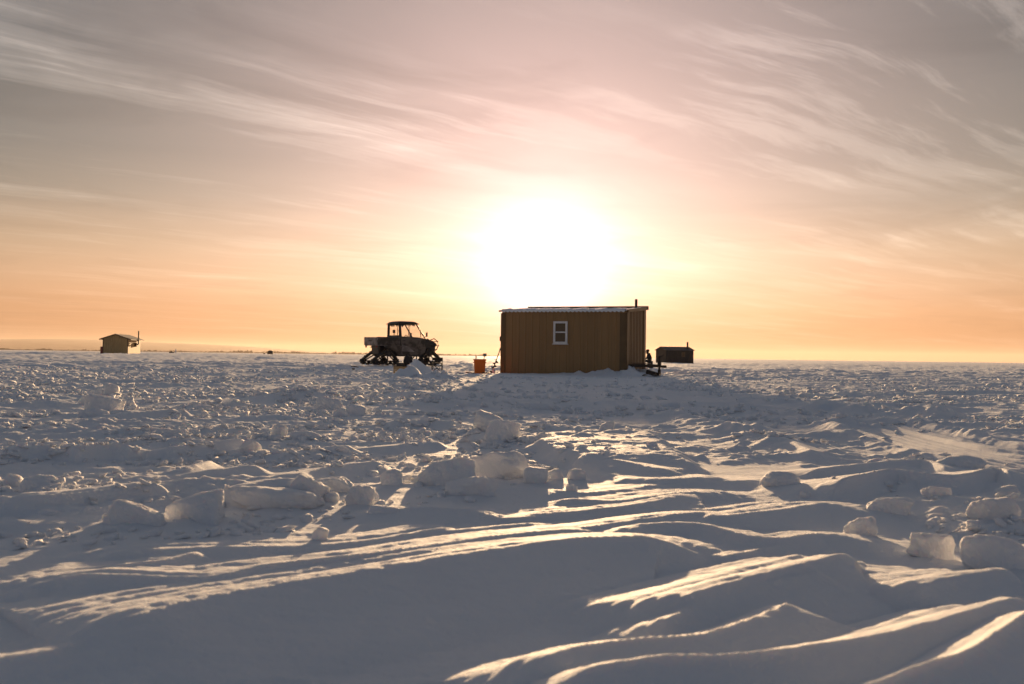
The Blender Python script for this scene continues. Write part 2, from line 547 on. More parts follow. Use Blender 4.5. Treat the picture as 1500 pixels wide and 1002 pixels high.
    if len(i):
        c, s_ = math.cos(HUT_TH), math.sin(HUT_TH)
        lx = (x[i] - HUT_O.x) * c + (y[i] - HUT_O.y) * s_
        ly = -(x[i] - HUT_O.x) * s_ + (y[i] - HUT_O.y) * c
        dx = np.maximum(np.maximum(-lx, lx - HUT_L), 0)
        dy = np.maximum(np.maximum(-ly, ly - HUT_D), 0)
        d = np.hypot(dx, dy)
        hb = .06 + .22 * sst(1.6, 4.3, lx) + .05 * sst(0, 6, lx)
        hb = hb * (.75 + .55 * fbm(x[i] / .5, y[i] / .5, 4, 52))
        z[i] = smax(z[i], hb * np.exp(-(d / .62) ** 1.6), .03)
    return z.reshape(np.shape(X))


def hz(x, y):
    return float(snow_height(np.array([x]), np.array([y]))[0])


# ------------------------------------------------------------------ materials
def mat(name, color, rough=0.6, metal=0.0, spec=0.5):
    m = bpy.data.materials.new(name)
    m.use_nodes = True
    b = m.node_tree.nodes['Principled BSDF']
    b.inputs['Base Color'].default_value = (*color, 1)
    b.inputs['Roughness'].default_value = rough
    b.inputs['Metallic'].default_value = metal
    b.inputs['Specular IOR Level'].default_value = spec
    return m


def tex_mat(name, c1, c2, scale=4.0, rough=0.6, metal=0.0, stretch=(1, 1, 1), bump=0.0, lo=.35, hi=.65, detail=5, spec=.5, vary=0.0):
    m = mat(name, c1, rough, metal, spec)
    n, l = m.node_tree.nodes, m.node_tree.links
    t = NT(n, l)
    tc = n.new('ShaderNodeTexCoord')
    v = t.vm('MULTIPLY', tc.outputs['Object'], stretch)
    f = t.noise(v, scale, detail, .6, .3)
    c = t.ramp(f, [(lo, c1), (hi, c2)])
    b = n['Principled BSDF']
    if vary:
        oi = n.new('ShaderNodeObjectInfo')
        c = t.scale(c, t.m('MULTIPLY_ADD', oi.outputs['Random'], vary, 1 - vary / 2))
    l.new(c, b.inputs['Base Color'])
    if bump:
        bn = n.new('ShaderNodeBump')
        bn.inputs['Strength'].default_value = bump
        bn.inputs['Distance'].default_value = .01
        l.new(f, bn.inputs['Height'])
        l.new(bn.outputs[0], b.inputs['Normal'])
    return m


def snow_mat(name, sss=0.25, coarse=0.0):
    m = mat(name, (.80, .81, .84), .74)
    n, l = m.node_tree.nodes, m.node_tree.links
    t = NT(n, l)
    b = n['Principled BSDF']
    b.inputs['IOR'].default_value = 1.31
    b.inputs['Subsurface Weight'].default_value = sss
    b.inputs['Subsurface Radius'].default_value = (1.0, .85, .7)
    b.inputs['Subsurface Scale'].default_value = .032
    geo = n.new('ShaderNodeNewGeometry')
    p = geo.outputs['Position']
    g1 = t.noise(p, 60, 3, .6)
    g2 = t.noise(p, 420, 2, .6)
    h = t.m('ADD', t.m('MULTIPLY', g1, .016), t.m('MULTIPLY', g2, .006))
    if coarse:
        h = t.m('ADD', h, t.m('MULTIPLY', t.noise(p, 16, 5, .65), coarse))
    bn = n.new('ShaderNodeBump')
    bn.inputs['Strength'].default_value = .55
    bn.inputs['Distance'].default_value = 1.0
    l.new(h, bn.inputs['Height'])
    l.new(bn.outputs[0], b.inputs['Normal'])
    c = t.ramp(t.noise(p, 1.1, 4, .6), [(.3, (.82, .83, .85)), (.7, (.87, .875, .885))])
    l.new(c, b.inputs['Base Color'])
    return m


M = {
    'snow': snow_mat('snow', .4),
    'block': snow_mat('packed_snow', .34, .05),
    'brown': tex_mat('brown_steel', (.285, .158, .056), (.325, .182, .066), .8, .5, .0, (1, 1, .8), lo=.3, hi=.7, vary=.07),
    'brown_end_shaded': tex_mat('shaded_brown_steel', (.155, .087, .031), (.18, .102, .037), .8, .5, .0, (1, 1, .8), lo=.3, hi=.7, vary=.07),  # same brown as the front, darkened: end-wall shade put into the colour
    'trim': tex_mat('dark_brown_trim', (.12, .066, .020), (.15, .085, .027), 3, .5),
    'roof': tex_mat('pale_roof_sheet', (.70, .66, .62), (.82, .79, .76), 5, .11, .9),
    'white': tex_mat('white_vinyl', (.72, .68, .64), (.80, .77, .74), 8, .4),
    'steel': tex_mat('rusty_dark_steel', (.035, .026, .020), (.07, .045, .03), 14, .6, .3),
    'black': tex_mat('black_plastic', (.012, .012, .013), (.03, .028, .026), 12, .5),
    'rubber': tex_mat('black_rubber', (.014, .013, .013), (.04, .036, .034), 9, .8),
    'cloth': tex_mat('dark_cloth', (.016, .015, .018), (.035, .032, .032), 9, .9),
    'camo': tex_mat('camo_panel', (.035, .027, .02), (.13, .105, .085), 3.2, .55, lo=.44, hi=.56, detail=3),
    'frost': tex_mat('frosted_grey_panel', (.16, .135, .12), (.34, .29, .26), 3.0, .65, lo=.38, hi=.6),
    'ply': tex_mat('plywood', (.40, .25, .10), (.54, .35, .155), 3, .75, 0, (6, 6, .5), .15),
    'ply_trim': tex_mat('weathered_board', (.10, .06, .032), (.16, .10, .055), 6, .8, 0, (4, 4, .6), .2),
    'shingle': tex_mat('grey_roofing', (.09, .075, .072), (.15, .13, .125), 6, .85),
    'darkhut': tex_mat('dark_siding', (.030, .021, .016), (.046, .033, .026), 3, .7, 0, (4, 4, .3)),
    'red': tex_mat('red_plastic', (.16, .014, .012), (.22, .022, .018), 5, .5),
    'orange': tex_mat('orange_plastic', (.85, .15, .005), (.90, .18, .007), 5, .45),
    'wood': tex_mat('pale_wood', (.34, .22, .10), (.46, .31, .16), 6, .75, 0, (1, 8, 8)),
    'skin': mat('skin', (.42, .24, .17), .55),
    'hair': mat('dark_hair', (.02, .014, .01), .7),
    'alu': tex_mat('dull_grey_metal', (.22, .21, .20), (.34, .33, .31), 12, .4, .6),
    'hill': tex_mat('far_hill', (.045, .05, .05), (.09, .09, .085), .004, .9),
    'trees': tex_mat('bare_far_trees', (.030, .026, .022), (.06, .05, .04), .05, .95),
    'lamp': tex_mat('brown_lamp', (.04, .026, .014), (.06, .04, .02), 9, .5),
}
g = bpy.data.materials.new('window_glass')
g.use_nodes = True
gn = g.node_tree.nodes
gn.clear()
gt, gg, gm, go = [gn.new('ShaderNode' + k) for k in ('BsdfTransparent', 'BsdfGlossy', 'MixShader', 'OutputMaterial')]
gt.inputs[0].default_value = (.93, .94, .92, 1)
gg.inputs['Roughness'].default_value = .05
gm.inputs[0].default_value = .07
for a_, b_ in ((gt.outputs[0], gm.inputs[1]), (gg.outputs[0], gm.inputs[2]), (gm.outputs[0], go.inputs['Surface'])):
    g.node_tree.links.new(a_, b_)
M['glass'] = g
g = bpy.data.materials.new('curtained_glass')
g.use_nodes = True
gb = g.node_tree.nodes['Principled BSDF']
gb.inputs['Base Color'].default_value = (.12, .075, .035, 1)
gb.inputs['Roughness'].default_value = .12
M['pane'] = g


# ------------------------------------------------------------------ mesh building
class MB:
    def __init__(s):
        s.v, s.f = [], []

    def raw(s, vs_, fs_):
        o = len(s.v)
        s.v += [tuple(p) for p in vs_]
        s.f += [tuple(i + o for i in f) for f in fs_]
        return s

    def box(s, c, d, rot=None, bev=0.0):
        x, y, z = [k / 2 for k in d]
        if bev:
            b = min(bev, x * .9, y * .9, z * .9)
            bm = bmesh.new()
            bmesh.ops.create_cube(bm, size=1, matrix=Matrix.Diagonal((d[0], d[1], d[2], 1)))
            bmesh.ops.bevel(bm, geom=bm.edges[:], offset=b, segments=2, affect='EDGES', profile=.6)
            vs_ = [v.co.copy() for v in bm.verts]
            bm.verts.index_update()
            fs_ = [[v.index for v in f.verts] for f in bm.faces]
            bm.free()
        else:
            vs_ = [Vector((i * x, j * y, k * z)) for i in (-1, 1) for j in (-1, 1) for k in (-1, 1)]
            fs_ = [(0, 1, 3, 2), (4, 6, 7, 5), (0, 4, 5, 1), (2, 3, 7, 6), (0, 2, 6, 4), (1, 5, 7, 3)]
        if rot is not None:
            vs_ = [rot @ p for p in vs_]
        return s.raw([p + Vector(c) for p in vs_], fs_)

    def tube(s, pts, r, n=8, close=False):
        pts = [Vector(p) for p in pts]
        rs = r if isinstance(r, (list, tuple)) else [r] * len(pts)
        rings = []
        up = Vector((0, 0, 1))
        for i, p in enumerate(pts):
            if close:
                d = pts[(i + 1) % len(pts)] - pts[i - 1]
            else:
                d = pts[min(i + 1, len(pts) - 1)] - pts[max(i - 1, 0)]
            d.normalize()
            a = d.cross(up)
            if a.length < 1e-3:
                a = d.cross(Vector((1, 0, 0)))
            a.normalize()
            b = a.cross(d)
            rings.append([p + (a * math.cos(2 * math.pi * k / n) + b * math.sin(2 * math.pi * k / n)) * rs[i] for k in range(n)])
        vs_ = [q for rg in rings for q in rg]
        fs_ = []
        m = len(rings)
        for i in range(m if close else m - 1):
            j = (i + 1) % m
            fs_ += [(i * n + k, i * n + (k + 1) % n, j * n + (k + 1) % n, j * n + k) for k in range(n)]
        if not close:
            fs_ += [tuple(range(n))[::-1], tuple((m - 1) * n + k for k in range(n))]
        return s.raw(vs_, fs_)

    def prism(s, poly, a, b, axis='y'):
        """polygon (two coords) swept along axis from a to b"""
        def P(p, t):
            return {'x': (t, p[0], p[1]), 'y': (p[0], t, p[1]), 'z': (p[0], p[1], t)}[axis]
        n = len(poly)
        vs_ = [P(p, a) for p in poly] + [P(p, b) for p in poly]
        fs_ = [tuple(range(n)), tuple(range(2 * n - 1, n - 1, -1))] + [(k, n + k, n + (k + 1) % n, (k + 1) % n) for k in range(n)]
        return s.raw(vs_, fs_)

    def lathe(s, prof, n=16, c=(0, 0, 0)):
        vs_ = [(c[0] + r * math.cos(2 * math.pi * k / n), c[1] + r * math.sin(2 * math.pi * k / n), c[2] + z) for r, z in prof for k in range(n)]
        m = len(prof)
        fs_ = [(i * n + k, i * n + (k + 1) % n, (i + 1) * n + (k + 1) % n, (i + 1) * n + k) for i in range(m - 1) for k in range(n)]
        fs_ += [tuple(range(n))[::-1], tuple((m - 1) * n + k for k in range(n))]
        return s.raw(vs_, fs_)

    def mesh(s, name, m, smooth=False):
        me = bpy.data.meshes.new(name)
        me.from_pydata(s.v, [], s.f)
        bm = bmesh.new()
        bm.from_mesh(me)
        bmesh.ops.recalc_face_normals(bm, faces=bm.faces)
        bm.to_mesh(me)
        bm.free()
        me.materials.append(m)
        if smooth:
            me.shade_smooth()
        return me

    def build(s, name, m, parent=None, smooth=False):
        return link(name, s.mesh(name, m, smooth), parent)


def link(name, me, parent=None, loc=None):
    o = bpy.data.objects.new(name, me)
    col.objects.link(o)
    o.parent = parent
    if loc is not None:
        o.location = loc
    return o


def tag(o, label=None, cat=None, group=None, kind=None):
    for k, v in (('label', label), ('category', cat), ('group', group), ('kind', kind)):
        if v:
            o[k] = v
    return o


def thing(name, loc, rz, label, cat, group=None):
    o = bpy.data.objects.new(name, None)
    col.objects.link(o)
    o.location = loc
    o.rotation_euler.z = rz
    o.empty_display_size = .2
    return tag(o, label, cat, group)


# ------------------------------------------------------------------ blocks of snow: table first, they also shape the ground
# (centre x, base y, width, height in the photograph, depth ratio, tilt, flatness seed, label)
BLOCKS = [
    (573, 712, 38, 26, .9, 8, 1, 'small squarish snow block just left of the biggest upright block in the middle row'),
    (651, 713, 74, 42, .7, 4, 2, 'broad upright snow block standing left of the long rounded boulder in the middle'),
    (727, 702, 90, 46, .6, -8, 3, 'long rounded snow boulder sloping down to the right, largest of the middle row'),
    (690, 727, 76, 32, .6, -6, 4, 'smooth oval snow block lying in front of the middle row'),
    (785, 708, 36, 31, .9, 10, 5, 'pointed snow chunk at the right end of the middle row'),
    (529, 741, 52, 34, .8, 5, 6, 'wedge-shaped snow block nearest the camera, left of the middle row'),
    (446, 738, 52, 40, .8, 28, 7, 'tilted snow plate leaning on the large smooth drift face, left of centre'),
    (487, 722, 62, 25, .8, -5, 8, 'low oval snow block behind the wedge-shaped block'),
    (483, 736, 24, 20, .9, 9, 9, 'small snow chunk between the tilted plate and the wedge-shaped block'),
    (192, 772, 84, 40, .5, 14, 10, 'tilted flat snow plate on the left in front of the long smooth bank'),
    (283, 764, 92, 42, .6, -9, 11, 'hunched snow lump between the tilted plate and the large smooth drift'),
    (560, 757, 50, 18, .7, 6, 12, 'low broken crust piece in front of the wedge-shaped block'),
    (467, 796, 25, 27, .9, 12, 13, 'single small snow cube sitting alone on the smooth drifts left of centre'),
    (146, 609, 62, 36, .7, 6, 14, 'big ice chunk at the heart of the stacked pile on the left'),
    (160, 580, 22, 19, .9, 20, 15, 'small upright ice chunk topping the stacked pile on the left'),
    (137, 582, 22, 14, .8, -8, 15, 'rounded ice chunk beside the topmost one of the left pile'),
    (121, 596, 16, 22, .6, 25, 16, 'narrow ice plate standing at the left side of the stacked pile'),
    (183, 598, 28, 14, .8, -25, 17, 'thin ice plate tipped to the right of the stacked pile'),
    (131, 614, 46, 19, .7, 10, 18, 'dark-faced slab at the foot of the stacked pile on the left'),
    (182, 611, 62, 12, .5, 2, 19, 'long low snow slab running right from the stacked pile'),
    (51, 722, 54, 28, .9, 5, 20, 'rounded snow block standing behind the long smooth bank at far left'),
    (14, 716, 30, 24, .9, 0, 21, 'cluster-like snow lump at the left picture edge behind the long bank'),
    (408, 642, 24, 24, .8, 5, 22, 'small rounded block at the left end of a row left of centre'),
    (445, 644, 48, 15, .6, 2, 23, 'low rectangular slab beside the small rounded block left of centre'),
    (361, 662, 30, 20, .6, -14, 24, 'snow plate propped up behind the smooth straight drift face, left of centre'),
    (712, 630, 40, 30, .8, 18, 25, 'slanted boulder, back one of the pair below the hut'),
    (733, 650, 46, 40, .8, 6, 26, 'rounded boulder, front one of the pair below the hut'),
    (781, 604, 56, 18, .6, -4, 27, 'flat-topped snow slab right of the boulder pair, topped with light'),
    (480, 603, 44, 24, .7, 12, 28, 'large tilted snow plate left of centre in the rough middle field'),
    (498, 613, 24, 20, .5, -30, 29, 'thin plate leaning against the large tilted plate in the middle field'),
    (517, 610, 32, 22, .8, 5, 30, 'squat block right of the leaning plate in the middle field'),
    (983, 601, 32, 15, .9, 0, 31, 'rounded snow ball on the crest of the bank right of the hut front'),
    (889, 634, 22, 19, .9, 14, 32, 'upright snow chunk standing on the lit slab of crust'),
    (886, 670, 14, 12, .9, 0, 33, 'small round snow ball on the near edge of the lit slab'),
    (918, 668, 14, 13, .9, 12, 34, 'small cube on the near edge of the lit slab, right of the round ball'),
    (812, 702, 28, 18, .8, -8, 35, 'low snow chunk right of the pointed chunk of the middle row'),
    (846, 702, 30, 17, .8, 5, 36, 'rightmost low chunk of the middle row beside the smooth drifts'),
    (763, 700, 40, 18, .8, 0, 37, 'snow lump filling the gap behind the pointed chunk of the middle row'),
    (838, 723, 18, 14, .9, 10, 38, 'tiny snow lump stuck on a bright drift crest near the centre'),
    (1266, 786, 52, 31, .7, -8, 39, 'curled snow block standing on the drifts right of centre'),
    (1368, 818, 64, 42, .5, 8, 40, 'thin bright-edged plate left of the big shaded block at right edge'),
    (1470, 838, 120, 64, .5, 2, 41, 'big shaded snow block at the right picture edge'),
    (1305, 757, 70, 32, .7, -6, 42, 'rough slab lying behind the curled block on the right'),
    (1376, 738, 42, 26, .8, -12, 43, 'egg-shaped snow block behind the rough lumps on the right'),
    (1468, 768, 78, 46, .8, 4, 44, 'large lumpy mound block near the right picture edge, above the big shaded one'),
    (1476, 730, 34, 18, .7, -16, 45, 'pale lit slab resting on the lumpy mound at right'),
    (1181, 730, 18, 12, .9, 0, 46, 'tiny lit snow lump at the end of a drift crest right of centre'),
    (1347, 608, 36, 14, .7, -4, 47, 'pale lit snow block far out on the right'),
    (1243, 622, 40, 20, .8, 6, 48, 'rough snow block in the bank on the right, behind the tyre tracks'),
    (1416, 690, 92, 26, .7, -4, 49, 'wide smooth slab beside the tyre tracks on the right'),
    (1284, 684, 26, 13, .7, -12, 50, 'small tilted lump left of the wide slab on the right'),
    (1150, 716, 64, 30, .8, -10, 51, 'pale wedge of crust at the end of the smooth drifts right of centre'),
    (1235, 725, 28, 14, .8, 10, 52, 'small lump left of the curled block among crumbs of snow'),
    (396, 748, 140, 36, .7, 5, 53, 'large smooth domed slab of drifted snow left of centre'),
    (252, 642, 46, 13, .6, -10, 54, 'lit-edged plate tipping up in the rough snow on the left'),
    (295, 604, 30, 12, .7, 0, 55, 'low rough lump right of the stacked ice pile'),
    (64, 760, 36, 14, .8, 0, 56, 'low lump at the left in front of the long smooth bank'),
]
BPOS = []
for (cx, by, w, h, dr, tilt, sd, lab) in BLOCKS:
    x, y = ground(cx, by, .02)
    k = y / FPX
    BPOS.append((x, y + w * k * dr * .35, w * k, h * k, w * k * dr))
    if by > 640:
        MOUNDS.append((x, y + w * k * dr * .3, min(.035, h * k * .3), w * k * .62))

# ------------------------------------------------------------------ the ground
def make_ground():
    fine = np.linspace(R(-37), R(37), 800)
    coarse = np.linspace(R(37), R(323), 104)[1:-1]
    ang = np.concatenate([fine, coarse])
    rad = np.concatenate([np.geomspace(.55, 1.3, 60, endpoint=False), np.geomspace(1.3, 60, 940, endpoint=False),
                          np.geomspace(60, 420, 150, endpoint=False), np.geomspace(420, 15500, 60)])
    A, Q = np.meshgrid(ang, rad)
    X, Y = Q * np.sin(A), Q * np.cos(A)
    Z = snow_height(X, Y)
    nr, na = X.shape
    co = np.stack([X.ravel(), Y.ravel(), Z.ravel()], 1)
    co = np.vstack([co, [[0, 0, float(Z[0].mean())]]])
    i = np.arange(nr - 1)[:, None] * na
    j = np.arange(na)[None, :]
    jn = (j + 1) % na
    q = np.stack([i + j, i + jn, i + na + jn, i + na + j], -1).reshape(-1, 4)[:, ::-1]
    ctr = len(co) - 1
    tri = np.stack([np.full(na, ctr), (np.arange(na) + 1) % na, np.arange(na)], 1)
    me = bpy.data.meshes.new('snow_covered_lake')
    me.vertices.add(len(co))
    me.vertices.foreach_set('co', co.ravel().astype(np.float32))
    nl = q.size + tri.size
    me.loops.add(nl)
    me.loops.foreach_set('vertex_index', np.concatenate([q.ravel(), tri.ravel()]).astype(np.int32))
    me.polygons.add(len(q) + len(tri))
    ls = np.concatenate([np.arange(len(q)) * 4, len(q) * 4 + np.arange(len(tri)) * 3])
    me.polygons.foreach_set('loop_start', ls.astype(np.int32))
    me.update(calc_edges=True)
    me.validate()
    me.materials.append(M['snow'])
    me.shade_smooth()
    o = link('ground', me)
    tag(o, 'snow covered frozen lake with wind-cut drifts and broken crust', None, None, 'structure')


make_ground()


# ------------------------------------------------------------------ snow blocks
def ico(level):
    bm = bmesh.new()
    bmesh.ops.create_icosphere(bm, subdivisions=level, radius=1)
    v = np.array([p.co[:] for p in bm.verts])
    bm.verts.index_update()
    f = np.array([[q.index for q in p.verts] for p in bm.faces])
    bm.free()
    return v / np.linalg.norm(v, axis=1, keepdims=True), f


def chunk(dirs, seed, planes=9, soft=14.0, rough=.03):
    """rounded, irregular convex block: soft minimum of random planes"""
    r_ = np.random.default_rng(seed)
    n = r_.normal(size=(planes, 3))
    n = np.vstack([n, [[1, 0, 0], [-1, 0, 0], [0, 1, 0], [0, -1, 0], [0, 0, 1], [0, 0, -1]] + r_.normal(size=(6, 3)) * .16])
    n /= np.linalg.norm(n, axis=1, keepdims=True)
    d = np.concatenate([r_.uniform(.74, 1.12, planes), r_.uniform(.8, 1.0, 6)])
    k = np.maximum(dirs @ n.T, 1e-3) / d                     # 1/r for each plane
    inv = (k ** soft).sum(1) ** (1 / soft)
    p = dirs / inv[:, None]
    q = p * 2.2 + seed
    nz = perlin(q[:, 0] + q[:, 2] * .7, q[:, 1] - q[:, 2] * .6, seed % 50) + .5 * perlin(q[:, 0] * 2.7 + q[:, 2], q[:, 1] * 2.7 + q[:, 2] * 1.3, 3) \
        + .35 * perlin(q[:, 0] * 7 + q[:, 2] * 5, q[:, 1] * 7 - q[:, 2] * 4, 5)
    return p * (1 + rough * nz)[:, None]


ICO4, ICO2, ICO1 = ico(5), ico(3), ico(2)
for (cx, by, w, h, dr, tilt, sd, lab), (x, y, wm, hm, dm) in zip(BLOCKS, BPOS):
    lv = ICO4 if w > 40 else ICO2
    p = chunk(lv[0], 100 + sd, 9, 5 if sd in (53, 41, 44, 49) else (13 if sd % 3 else 8), .085)
    p = p * np.array([wm / 1.95, dm / 1.95, hm * .62])
    me = bpy.data.meshes.new('snow_block')
    me.from_pydata(p.tolist(), [], lv[1].tolist())
    me.materials.append(M['block'])
    me.shade_smooth()
    o = link('snow_block', me)
    zb = ground(cx, by, 0)
    base = at(cx, by, y - dm * .35).z
    o.location = (x, y, min(max(base, -.02), max(hz(x, y), 0) + .3) + hm * .24)
    o.rotation_euler = (R(random.uniform(-8, 8)), R(tilt), R(random.uniform(-12, 12)))
    tag(o, lab, 'snow block', 'blocks of broken snow')


def rubble():
    """crumbs and small lumps strewn over the broken snow: nobody could count them"""
    n = 13000
    t = rng.uniform(-.62, .62, n * 3)
    y = np.exp(rng.uniform(math.log(3.2), math.log(34), n * 3))
    x = t * y
    yb = np.interp(t, EDGE_T, EDGE_Y)
    cl = fbm(x / 1.3, y / .9, 2, 33) + .8 * perlin(x / 4.5, y / 3.2, 35)
    keep = (y > yb - .05 + .25 * rng.random(n * 3)) & (cl + rng.normal(0, .16, n * 3) > .12)
    keep &= ~((y > 32) & (t > -.06) & (t < .16))
    d = in_poly_dist(x, y, SLAB)
    keep &= ~((d > -.1) & (rng.random(n * 3) < .93))
    tt = (y > 12) & (t > -.06) & (t < .16)
    keep &= ~(tt & (rng.random(n * 3) < .6))
    keep &= ~((t > .22) & (y > 9) & (rng.random(n * 3) < .6))
    keep &= ~((y < 5.5) & (rng.random(n * 3) < .6))
    x, y = x[keep][:n], y[keep][:n]
    z = snow_height(x, y)
    vs_, fs_ = [], []
    kinds = [(chunk(ICO1[0], 300 + k, 6, 7, .05), ICO1[1]) for k in range(24)]
    small = [(chunk(ico(1)[0], 330 + k, 5, 7, .05), ico(1)[1]) for k in range(12)]
    off = 0
    for k in range(len(x)):
        s = min(.006 + .0017 * y[k], .036) * min(math.exp(random.gauss(0, .5)), 2.0)
        big = s / y[k] * 700 > 3.2
        p, f = (random.choice(kinds) if big else random.choice(small))
        a = random.uniform(0, 6.28)
        ca, sa = math.cos(a), math.sin(a)
        q = p * np.array([s * random.uniform(.8, 1.5), s * random.uniform(.8, 1.3), s * random.uniform(.35, .8)])
        tx = random.uniform(-.5, .5)
        q = np.stack([q[:, 0], q[:, 1], q[:, 2] + q[:, 0] * tx], 1)
        q = np.stack([q[:, 0] * ca - q[:, 1] * sa, q[:, 0] * sa + q[:, 1] * ca, q[:, 2]], 1) + np.array([x[k], y[k], z[k] + s * .25])
        vs_.append(q)
        fs_.append(f + off)
        off += len(q)
    v, f = np.vstack(vs_), np.vstack(fs_)
    me = bpy.data.meshes.new('snow_rubble')
    me.vertices.add(len(v))
    me.vertices.foreach_set('co', v.ravel().astype(np.float32))
    me.loops.add(f.size)
    me.loops.foreach_set('vertex_index', f.ravel().astype(np.int32))
    me.polygons.add(len(f))
    me.polygons.foreach_set('loop_start', (np.arange(len(f)) * 3).astype(np.int32))
    me.update(calc_edges=True)
    me.materials.append(M['block'])
    me.shade_smooth()
    tag(link('snow_rubble', me), 'crumbs and small lumps of broken snow strewn over the field', 'snow rubble', None, 'stuff')


rubble()


# ------------------------------------------------------------------ main fishing hut
def ribbed(u0, u1, zt0, zt1, zb, rib=.25, depth=.022):
    """profile sheet in local x (along), y (out = -depth), z; top edge from zt0 to zt1"""
    xs = [u0]
    k = u0 + rib / 2
    while k < u1 - .02:
        for dx, dy in ((-.035, 0), (-.018, 1), (.018, 1), (.035, 0)):
            xs.append((k + dx, dy))
        k += rib
    xs = [(u0, 0)] + [q for q in xs[1:] if q[0] < u1] + [(u1, 0)]
    mb = MB()
    n = len(xs)
    vs_ = []
    for zz in (0, 1):
        for (xx, dd) in xs:
            tt = (xx - u0) / (u1 - u0)
            vs_.append((xx, -dd * depth, zb if zz == 0 else zt0 + (zt1 - zt0) * tt))
    mb.raw(vs_, [(i, i + 1, n + i + 1, n + i) for i in range(n - 1)])
    # a back face gives the sheet thickness
    mb.raw([(u0, .012, zb), (u1, .012, zb), (u1, .012, zt1), (u0, .012, zt0)], [(0, 1, 2, 3)])
    return mb


def fishing_hut():
    L, D = HUT_L, HUT_D
    EZ, RZ, BZ, RD = 2.25, 2.50, 2.50, 3.16       # eave and back heights: a single slope rising to the back
    root = thing('ice_fishing_hut', HUT_O, HUT_TH,
                 'large brown ribbed-metal ice fishing hut with a white window and stovepipe', 'hut')
    np_ = 9
    w = L / np_
    for k in range(np_):
        ribbed(k * w + .004, (k + 1) * w - .004, EZ - .02, EZ - .02, -.15).build('wall_panel', M['brown'], root)
    def topz(d):
        return EZ + (RZ - EZ) * min(d / D, 1)
    nd = 6
    dw = D / nd
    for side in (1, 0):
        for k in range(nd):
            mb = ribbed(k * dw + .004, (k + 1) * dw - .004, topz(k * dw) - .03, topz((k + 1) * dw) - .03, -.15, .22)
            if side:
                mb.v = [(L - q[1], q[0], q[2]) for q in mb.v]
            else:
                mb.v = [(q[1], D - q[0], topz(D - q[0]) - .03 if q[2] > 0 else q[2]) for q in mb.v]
            mb.build('wall_panel', M['brown_end_shaded'], root)
    MB().box((L / 2, D - .01, 1.16), (L - .02, .03, 2.6)).build('back_wall', M['brown'], root)
    MB().box((L / 2, .035, 1.04), (L - .06, .04, 2.36)).build('wall_sheathing', M['trim'], root)
    for xx in (.036, L - .036):
        MB().prism([(.06, -.14), (D - .04, -.14), (D - .04, topz(D - .04) - .05), (.06, topz(.06) - .05)], xx - .02, xx + .02, 'x').build('wall_sheathing', M['trim'], root)
    for (x, y, sx, sy) in ((.06, -.02, .16, .05), (L - .10, -.03, .22, .05), (L + .02, .09, .05, .2),
                           (L + .02, D - .16, .06, .36), (-.02, .06, .05, .13)):
        MB().box((x, y, (topz(max(y, 0)) - .2) / 2 - .02), (sx, sy, topz(max(y, 0)) + .1), None, .008).build('corner_trim', M['trim'], root)
    # roof: pale ribbed sheets on the front slope, a nearly flat deck behind the ridge
    sl = math.hypot(RD + .12, (RZ - EZ) * 1.03)
    for k in range(np_):
        mb = ribbed(k * w - (.06 if k == 0 else 0) + .003, (k + 1) * w + (.03 if k == np_ - 1 else 0) - .003, sl, sl, 0, .25, .028)
        y0, z0 = -.1, EZ - .0
        sn, cs = (RZ - EZ) / (RD + .0), 1.0
        nrm = math.hypot(sn, cs)
        mb.v = [(q[0], y0 + q[2] * cs / nrm + q[1] * sn / nrm, z0 + q[2] * sn / nrm - q[1] * cs / nrm + .012 * math.sin(q[0] * 9)) for q in mb.v]
        mb.build('roof_sheet', M['roof'], root)
    MB().box((L / 2 + .02, D + .08, BZ + .01), (L + .20, .12, .14), None, .01).build('back_cap', M['trim'], root)
    mb = MB()
    mb.raw([(L + .04, -.1, EZ - .05), (L + .04, RD + .02, RZ - .07), (L + .04, RD + .02, RZ + .05), (L + .04, -.1, EZ + .045),
            (L + .10, -.1, EZ - .05), (L + .10, RD + .02, RZ - .07), (L + .10, RD + .02, RZ + .05), (L + .10, -.1, EZ + .045)],
           [(0, 1, 2, 3), (7, 6, 5, 4), (0, 4, 5, 1), (1, 5, 6, 2), (2, 6, 7, 3), (3, 7, 4, 0)])
    mb.build('rake_trim', M['trim'], root)
    mb = MB()
    mb.v = []
    mb.raw([(-.066, -.1, EZ - .03), (-.066, RD, RZ - .02), (-.066, RD, RZ + .03), (-.066, -.1, EZ + .03),
            (-.09, -.1, EZ - .03), (-.09, RD, RZ - .02), (-.09, RD, RZ + .03), (-.09, -.1, EZ + .03)],
           [(0, 1, 2, 3), (7, 6, 5, 4), (0, 4, 5, 1), (1, 5, 6, 2), (2, 6, 7, 3), (3, 7, 4, 0)])
    mb.build('rake_trim', M['trim'], root)
    # crusted snow left along the eave
    nx_, ny_ = 90, 6
    vs_, fs_ = [], []
    xx_ = np.linspace(.02, L - .02, nx_ + 1)
    depth_ = .42 + .22 * perlin(xx_ / .35, xx_ * 0 + .3, 71) + .12 * perlin(xx_ / .09, xx_ * 0 + .7, 72)
    thick_ = np.clip(.055 + .035 * perlin(xx_ / .22, xx_ * 0 + .1, 73) + .02 * perlin(xx_ / .07, xx_ * 0 + .2, 74), .012, .12)
    for i in range(nx_ + 1):
        for j in range(ny_ + 1):
            yy_ = -.13 + depth_[i] * j / ny_
            k_ = math.sin(math.pi * (.12 + .88 * j / ny_)) ** .6 if j < ny_ else 0
            vs_.append((xx_[i], yy_, EZ + (yy_ + .1) * (RZ - EZ) / D + .01 + thick_[i] * k_))
    base_ = len(vs_)
    for i in range(nx_ + 1):
        vs_.append((xx_[i], -.12, EZ - .012 - .02 * (i % 3)))
